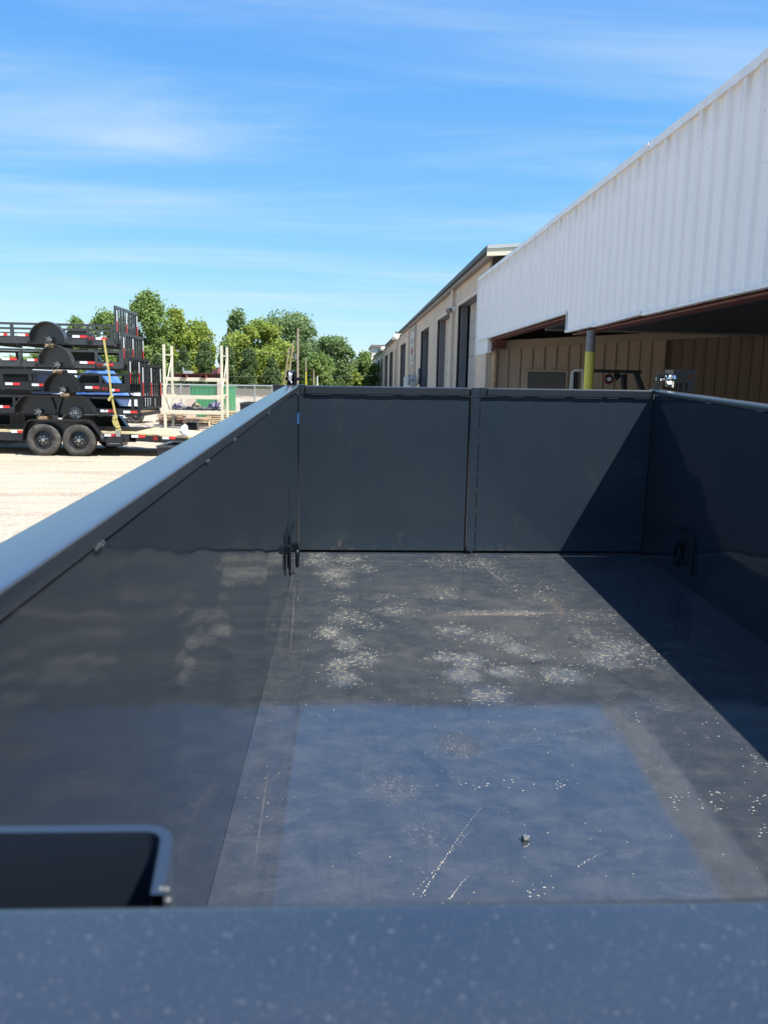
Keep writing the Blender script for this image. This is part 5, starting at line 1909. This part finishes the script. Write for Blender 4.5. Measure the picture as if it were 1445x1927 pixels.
# black steel bins beyond our rail
for (px, py, Y, ln_, dp, lab) in ((296, 839, 15.2, 2.4, 1.2, 'open black steel bin just beyond the rail, below the flatbed'),
                                  (452, 758, 24.5, 3, 1.6, 'black steel box farther back beyond the rail'),
                                  (514, 724, 30.5, 2, 1.2, 'small dark box corner beside the latch, farthest along the rail')):
    p = at(px, py, Y)
    o = thing('steel_bin', (p.x + ln_ / 2, Y + dp / 2, 0), lab, 'bin')
    t = .05
    g = MB()
    g.box(p.x, p.x + ln_, Y, Y + t, 0.05, p.z - .03); g.box(p.x, p.x + t, Y + t, Y + dp, .05, p.z - .03)
    g.box(p.x + ln_ - t, p.x + ln_, Y + t, Y + dp, .05, p.z - .03); g.box(p.x, p.x + ln_, Y + dp, Y + dp + t, .05, p.z - .03)
    g.box(p.x + t, p.x + ln_ - t, Y + t, Y + dp, .05, .1)
    g.build('walls', 'trailer_black', o)
    g = MB()
    g.box(p.x - .02, p.x + ln_ + .02, Y - .02, Y + .06, p.z - .029, p.z); g.box(p.x - .02, p.x + .06, Y + .061, Y + dp - .011, p.z - .029, p.z)
    g.box(p.x - .02, p.x + ln_ + .02, Y + dp - .01, Y + dp + .07, p.z - .029, p.z)
    g.build('rim', 'trailer_grey', o)

# ------------------------------------------------------------------ pallet rack
YK = 30.0
rk = thing('pallet_rack', (-5.3, YK + .55, 0), 'cream steel pallet rack standing in the yard beside the fence', 'rack')
xa, xb = at(309.5, 700, YK).x, at(417.5, 700, YK).x
zt0 = at(310, 648, YK).z
for xx in (xa, xb):
    for yy in (YK, YK + 1.35):
        g = MB(); g.bbox(xx - .045, xx + .045, yy - .04, yy + .04, 0, zt0, .006); g.build('upright', 'rack_cream', rk)
    g = MB()
    for (z0, z1, fl_) in ((.3, .3, 0), (.3, 1.2, 1), (1.25, 1.25, 0), (1.3, zt0 - .45, 0), (zt0 - .35, zt0 - .35, 0)):
        ya_, yb__ = (YK + .041, YK + 1.309)
        if fl_: ya_, yb__ = yb__, ya_
        g.beam((xx, ya_, z0), (xx, yb__, z1), .03, .04)
    g.build('brace', 'rack_cream', rk)
for py in (714, 747.5, 776):
    zz_ = at(360, py, YK).z
    for yy in (YK, YK + 1.35):
        g = MB(); g.bbox(xa + .046, xb - .046, yy - .05, yy + .03, zz_ - .065, zz_ + .065, .006); g.build('beam', 'rack_cream', rk)
# steel sections stored on the top beam
zz_ = at(360, 714, YK).z + .066
for (x0, x1, h, yy, mt, lab) in ((xa + .3, xb + .05, .13, .15, 'red_oxide', 'long dark red steel channel stored front on the rack top'),
                                 (xa + .25, xb - .1, .10, .6, 'pink_oxide', 'long faded red steel channel behind the front one on the rack'),
                                 (xa + .5, xb - .3, .16, 1.0, 'red_oxide', 'thick dark red steel beam at the back of the rack top')):
    g = MB(); g.box(x0, x1, YK + yy, YK + yy + .22, zz_, zz_ + .012); g.box(x0, x1, YK + yy + .1, YK + yy + .115, zz_ + .012, zz_ + h); g.box(x0, x1, YK + yy, YK + yy + .22, zz_ + h, zz_ + h + .012)
    tag(g.build('steel_beam', mt, loc=((x0 + x1) / 2, YK + yy, zz_)), lab, 'steel beam', 'steel sections stored on the rack')
p = at(402, 700, YK)
g = MB(); g.prism([(p.x - .1, zz_ + .17), (p.x - .02, zz_ + .33), (p.x + .12, zz_ + .33), (p.x + .2, zz_ + .45), (p.x + .24, zz_ + .45), (p.x + .24, zz_ + .17)], 1, YK + .2, YK + .6)
tag(g.build('steel_bracket', 'pink_oxide', loc=(p.x, YK + .3, zz_)), 'reddish steel bracket lying at the end of the rack top', 'bracket')
p = at(346, 700, YK)
g = MB(); g.box(p.x - .12, p.x + .18, YK + .5, YK + .8, zz_ + .12, zz_ + .25); g.box(p.x - .14, p.x - .10, YK + .5, YK + .55, zz_ + .25, zz_ + .36)
tag(g.build('white_crate', 'cabinet_grey', loc=(p.x, YK + .5, zz_ + .12)), 'small whitish crate sitting on the rack top steel', 'crate')
# fork blocks under the top beam
for px, lab in ((346, 'square dark steel tube poking through the rack top, left of two'), (383, 'square dark steel tube poking through the rack top, right of two')):
    p = at(px, 711, YK - .2)
    g = MB()
    for (a, b_, c_, d_) in ((-.09, .09, -.01, .0), (-.09, .09, .08, .09), (-.09, -.08, 0, .08), (.08, .09, 0, .08)):
        g.box(p.x + a, p.x + b_, YK - .25, YK + 1.4, zz_ + c_ + .01 - .0, zz_ + d_ + .01)
    tag(g.build('steel_tube', 'red_oxide', loc=(p.x, YK, zz_)), lab, 'steel tube', 'tubes across the rack top')
# coil of dark hose / chain along the low beam and bundles
zz2 = at(360, 776, YK).z + .066
g = MB()
for k in range(26):
    x_ = xa + .5 + (xb - xa - .7) * k / 26
    g.tube([(x_, YK + .1 + random.uniform(0, .3), zz2 + .02), (x_ + .12, YK + .3, zz2 + .07 + random.uniform(0, .08)), (x_ + .2, YK + .2, zz2 + .03)], .03, 6)
tag(g.build('chain_coil', 'pipe_grey', loc=(xa + 1, YK, zz2)), 'dark coiled chain spread along the lowest rack shelf', 'chain')
for (px, py, r_, mt, lab, sx) in ((336, 763, .17, 'purple_tarp', 'bluish wrapped bundle by the left rack upright', 1.2), (405, 764, .24, 'purple_tarp', 'shiny grey-violet wrapped bundle by the right rack upright', 1.1),
                                  (375, 763, .18, 'lumber', 'pale tan canvas heap in the middle of the rack shelf', 2.4)):
    p = at(px, py, YK + .4)
    g = MB()
    for k in range(6):
        q = Vector((p.x + random.uniform(-.6, .6) * r_ * sx, YK + .5 + random.uniform(-.1, .1), max(p.z - .06, zz2 + .1) + random.uniform(-.02, .06)))
        rr_ = r_ * random.uniform(.5, .8)
        g.lathe([(-rr_, .01), (-rr_ * .5, rr_ * .9), (.0, rr_), (rr_ * .6, rr_ * .7), (rr_, .01)], q, 'z', 9)
    tag(g.build('wrapped_bundle', mt, loc=(p.x, YK + .5, zz2)), lab, 'bundle', 'bundles on the rack')
# lumber piles on the ground behind rack
for (x0, x1, Y, n_, mt, lab) in ((at(296, 790, 32).x, at(345, 790, 32).x, 32, 5, 'lumber_red', 'reddish plank pile below the ramp gates'),
                                 (at(345, 790, 31.7).x, at(394, 790, 31.7).x, 31.8, 3, 'lumber_red', 'low brown plank pile between the rack uprights'),
                                 (at(378, 785, 32.2).x, at(445, 785, 32.2).x, 33, 6, 'lumber', 'yellowish plank stack right of the rack centre')):
    o = thing('lumber_pile', ((x0 + x1) / 2, Y, 0), lab, 'lumber pile', 'lumber piles in the yard')
    for k in range(n_):
        for j in range(3):
            g = MB(); e = random.uniform(-.08, .08)
            g.box(x0 + e, x1 + e, Y + j * .24, Y + j * .24 + .2, .05 + k * .09, .05 + k * .09 + .055); g.build('plank', random.choice((mt, 'lumber', 'deck_wood')), o)
for (px, py, lab) in ((378, 798, 'pale trestle table in front of the plank piles'),):
    p = at(px, py, 29.2)
    o = thing('trestle', (p.x, 29.2, 0), lab, 'trestle')
    g = MB(); g.box(p.x - .35, p.x + .35, 29, 29.3, .42, .47); g.build('top', 'lumber', o)
    for sx in (-.3, .3):
        g = MB(); g.beam((p.x + sx, 29.15, .42), (p.x + sx * 1.15, 29.05, 0), .05, .05); g.build('leg', 'lumber', o)
# small dark generator
p = at(362, 812, 26.5)
o = thing('generator', (p.x, 26.5, 0), 'small dark machine standing on the ground by the dovetail end', 'machine')
g = MB(); g.bbox(p.x - .17, p.x + .17, 26.4, 26.8, .1, .42, .03); g.build('engine', 'dark_steel', o)
g = MB(); g.tube([(p.x - .2, 26.35, .08), (p.x - .2, 26.35, .5), (p.x + .2, 26.35, .5), (p.x + .2, 26.35, .08)], .015, 6); g.build('frame', 'conduit', o)
g = MB(); g.lathe([(-.03, .001), (-.03, .1), (.03, .1), (.03, .001)], (p.x - .15, 26.35, .1), 'y', 14); g.lathe([(-.03, .001), (-.03, .1), (.03, .1), (.03, .001)], (p.x + .15, 26.35, .1), 'y', 14); g.build('wheel', 'tyre', o)
# green container behind the fence
o = thing('green_container', (-6.3, 38, 0), 'bright green steel container behind the chain-link fence', 'container')
a_ = at(358, 727, 38); b2 = at(431, 770, 38)
g = MB(); g.box(a_.x, b2.x, 38, 40.4, .1, a_.z)
xx = a_.x + .1
while xx < b2.x - .1:
    g.box(xx, xx + .06, 37.96, 38, .15, a_.z - .04); xx += .16
g.build('body', 'green_box', o)
g = MB(); g.box(a_.x - .03, b2.x + .03, 37.94, 40.45, a_.z, a_.z + .06); g.build('top_rim', 'green_box', o)
g = MB(); a2 = at(409, 700, 37.9); g.box(a2.x, a2.x + .28, 37.85, 37.93, .1, a_.z + .25); g.build('end_post', 'pale_wrap', o)
for (px, w, h, lab) in ((350, .45, 1.0, 'pale board sheet leaning at the left end of the green container'),):
    p = at(px, 760, 37.2)
    g = MB(); g.box(p.x, p.x + w, 37.2, 37.25, .0, h); tag(g.build('board_sheet', 'pale_wrap', loc=(p.x, 37.2, 0)), lab, 'board')

# ------------------------------------------------------------------ chain-link fence
fn = thing('chain_link_fence', (-5, 36, 0), 'galvanised chain-link fence running behind the rack', 'fence')
FA = gnd(300, 797); FA = Vector((FA.x, 33.4, 0)); FB = Vector((at(512, 740, 40.5).x, 40.5, 0))
za_, zb_ = at(313, 720.5, 33.6).z, at(510, 729, 40.4).z
hf = 1.58
g = MB(); g.tube([(FA.x - 3.2, FA.y - 2.4, hf), (FA.x, FA.y, hf), (FB.x, FB.y, hf)], .028, 8); g.build('top_rail', 'galv', fn, True)
dirf = (FB - FA)
for t in (-.35, .0, .165, .50, .82, 1.0):
    p = FA + dirf * t if t >= 0 else Vector((FA.x - 2.2, FA.y - 1.65, 0))
    g = MB(); g.tube([(p.x, p.y, 0), (p.x, p.y, hf + .06)], .032, 8); g.build('post', 'galv', fn, True)
g = MB()
LF = dirf.length; du = dirf.normalized()
sp = .17
k = -int(hf / sp)
while k * sp < LF:
    for sg in (1, -1):
        s0_ = k * sp; s1_ = s0_ + hf
        z0_, z1_ = (0.03, hf) if sg > 0 else (hf, 0.03)
        c0, c1 = max(s0_, 0), min(s1_, LF)
        if c1 > c0:
            f0 = (c0 - s0_) / hf; f1 = (c1 - s0_) / hf
            p0_ = FA + du * c0; p1_ = FA + du * c1
            g.beam((p0_.x, p0_.y, z0_ + (z1_ - z0_) * f0), (p1_.x, p1_.y, z0_ + (z1_ - z0_) * f1), 0.006, .006)
    k += 1
g.build('chain_mesh', 'galv', fn, kind='stuff')

# ------------------------------------------------------------------ board fence and earth bank far behind
bf = thing('board_fence', (-10, 56, 0), 'weathered grey board fence standing on the earth bank below the evergreens', 'fence')
pf0 = at(430, 732, 56); zt_f = at(470, 731, 56).z; zb_f = at(470, 745, 56).z
bx = at(60, 740, 56).x
brd = None
x = bx
i = 0
while x < -1.5:
    if brd is None:
        g = MB(); g.box(0, .165, 0, .03, 0, zt_f - zb_f)
        brd = g.build('board', 'old_board'); brd.parent = bf
        brd.location = Vector((x, 56, zb_f)) - ORG[bf.name]
    else:
        share(brd, bf, Vector((x, 56 + random.uniform(-.02, .02), zb_f + random.uniform(-.05, .04))) - ORG[bf.name])
    x += .19 if i < 250 else .19
    i += 1
    if i > 280: break
g = MB(); g.box(bx, -1.5, 56.05, 56.12, zb_f + .1, zb_f + .2); g.box(bx, -1.5, 56.05, 56.12, zt_f - .2, zt_f - .1); g.build('fence_rail', 'old_board', bf)
g = MB()
nx_ = 60
vs = []
for i in range(nx_ + 1):
    x = -32 + 31.5 * i / nx_
    for (yy, zz_) in ((53.2, 0), (54.2, zb_f * .35), (55.4, zb_f * .85), (57, zb_f), (60, zb_f * .6), (64, 0)):
        vs.append((x, yy + random.uniform(-.15, .15), max(0, zz_ + random.uniform(-.06, .06) if zz_ else -.02)))
fs = [(i * 6 + j, (i + 1) * 6 + j, (i + 1) * 6 + j + 1, i * 6 + j + 1) for i in range(nx_) for j in range(5)]
g.add(vs, fs)
tag(g.build('earth_bank', 'bank_soil', smooth=True), 'pale earth bank along the back of the yard', kind='structure')

# ------------------------------------------------------------------ utility poles and wires
PO = [(560.5, 618, 52, .060, 0, 'tallest wooden utility pole behind the tailgate corner'),
      (552.5, 641, 58, .055, -.6, 'leaning shorter wooden utility pole left of the tallest one'),
      (576, 673, 56, .036, 0, 'thin pole with orange lower part right of the tallest one'),
      (590.5, 697, 60, .045, 0, 'short grey stub pole behind the tailgate'),
      (597.5, 708, 60, .035, 0, 'lowest pale marker post behind the tailgate')]
for (px, py, Y, r_, lean, lab) in PO:
    p = at(px, py, Y)
    o = thing('utility_pole', (p.x, Y, 0), lab, 'pole', 'poles behind the tailgate')
    g = MB(); g.tube([(p.x + lean, Y, 0), (p.x, Y, p.z)], [r_ * 1.25, r_], 10); g.build('shaft', 'pole_wood' if px != 597.5 else 'white_vinyl', o, True)
    if px == 576:
        zq = at(576, 700, Y).z
        g = MB(); g.tube([(p.x, Y, 0.5), (p.x, Y, zq)], r_ * 1.4, 10); g.build('orange_sleeve', 'pipe_yellow', o)
    if px == 552.5:
        g = MB(); g.tube([(p.x + .15, Y - .1, p.z - .9), (p.x + .15, Y - .1, p.z - 1.3)], .12, 10); g.build('transformer', 'pipe_grey', o)
        g = MB(); g.beam((p.x - .3, Y, p.z - .5), (p.x - .75, Y, 1), .08, .08); g.build('brace_pole', 'pole_wood', o)
o = thing('overhead_wires', (-8, 55, 2.5), 'thin dark wires strung low across the trees', 'wires')
for (pa_, pb2) in (((318, 706.5), (552, 706.5)), ((560, 706), (700, 707)), ((318, 661), (553, 663))):
    a_ = at(*pa_, 51); b2 = at(*pb2, 54)
    g = MB(); g.tube([a_, (a_ + b2) / 2 - Vector((0, 0, .08)), b2], .010, 5); g.build('wire', 'wire', o)
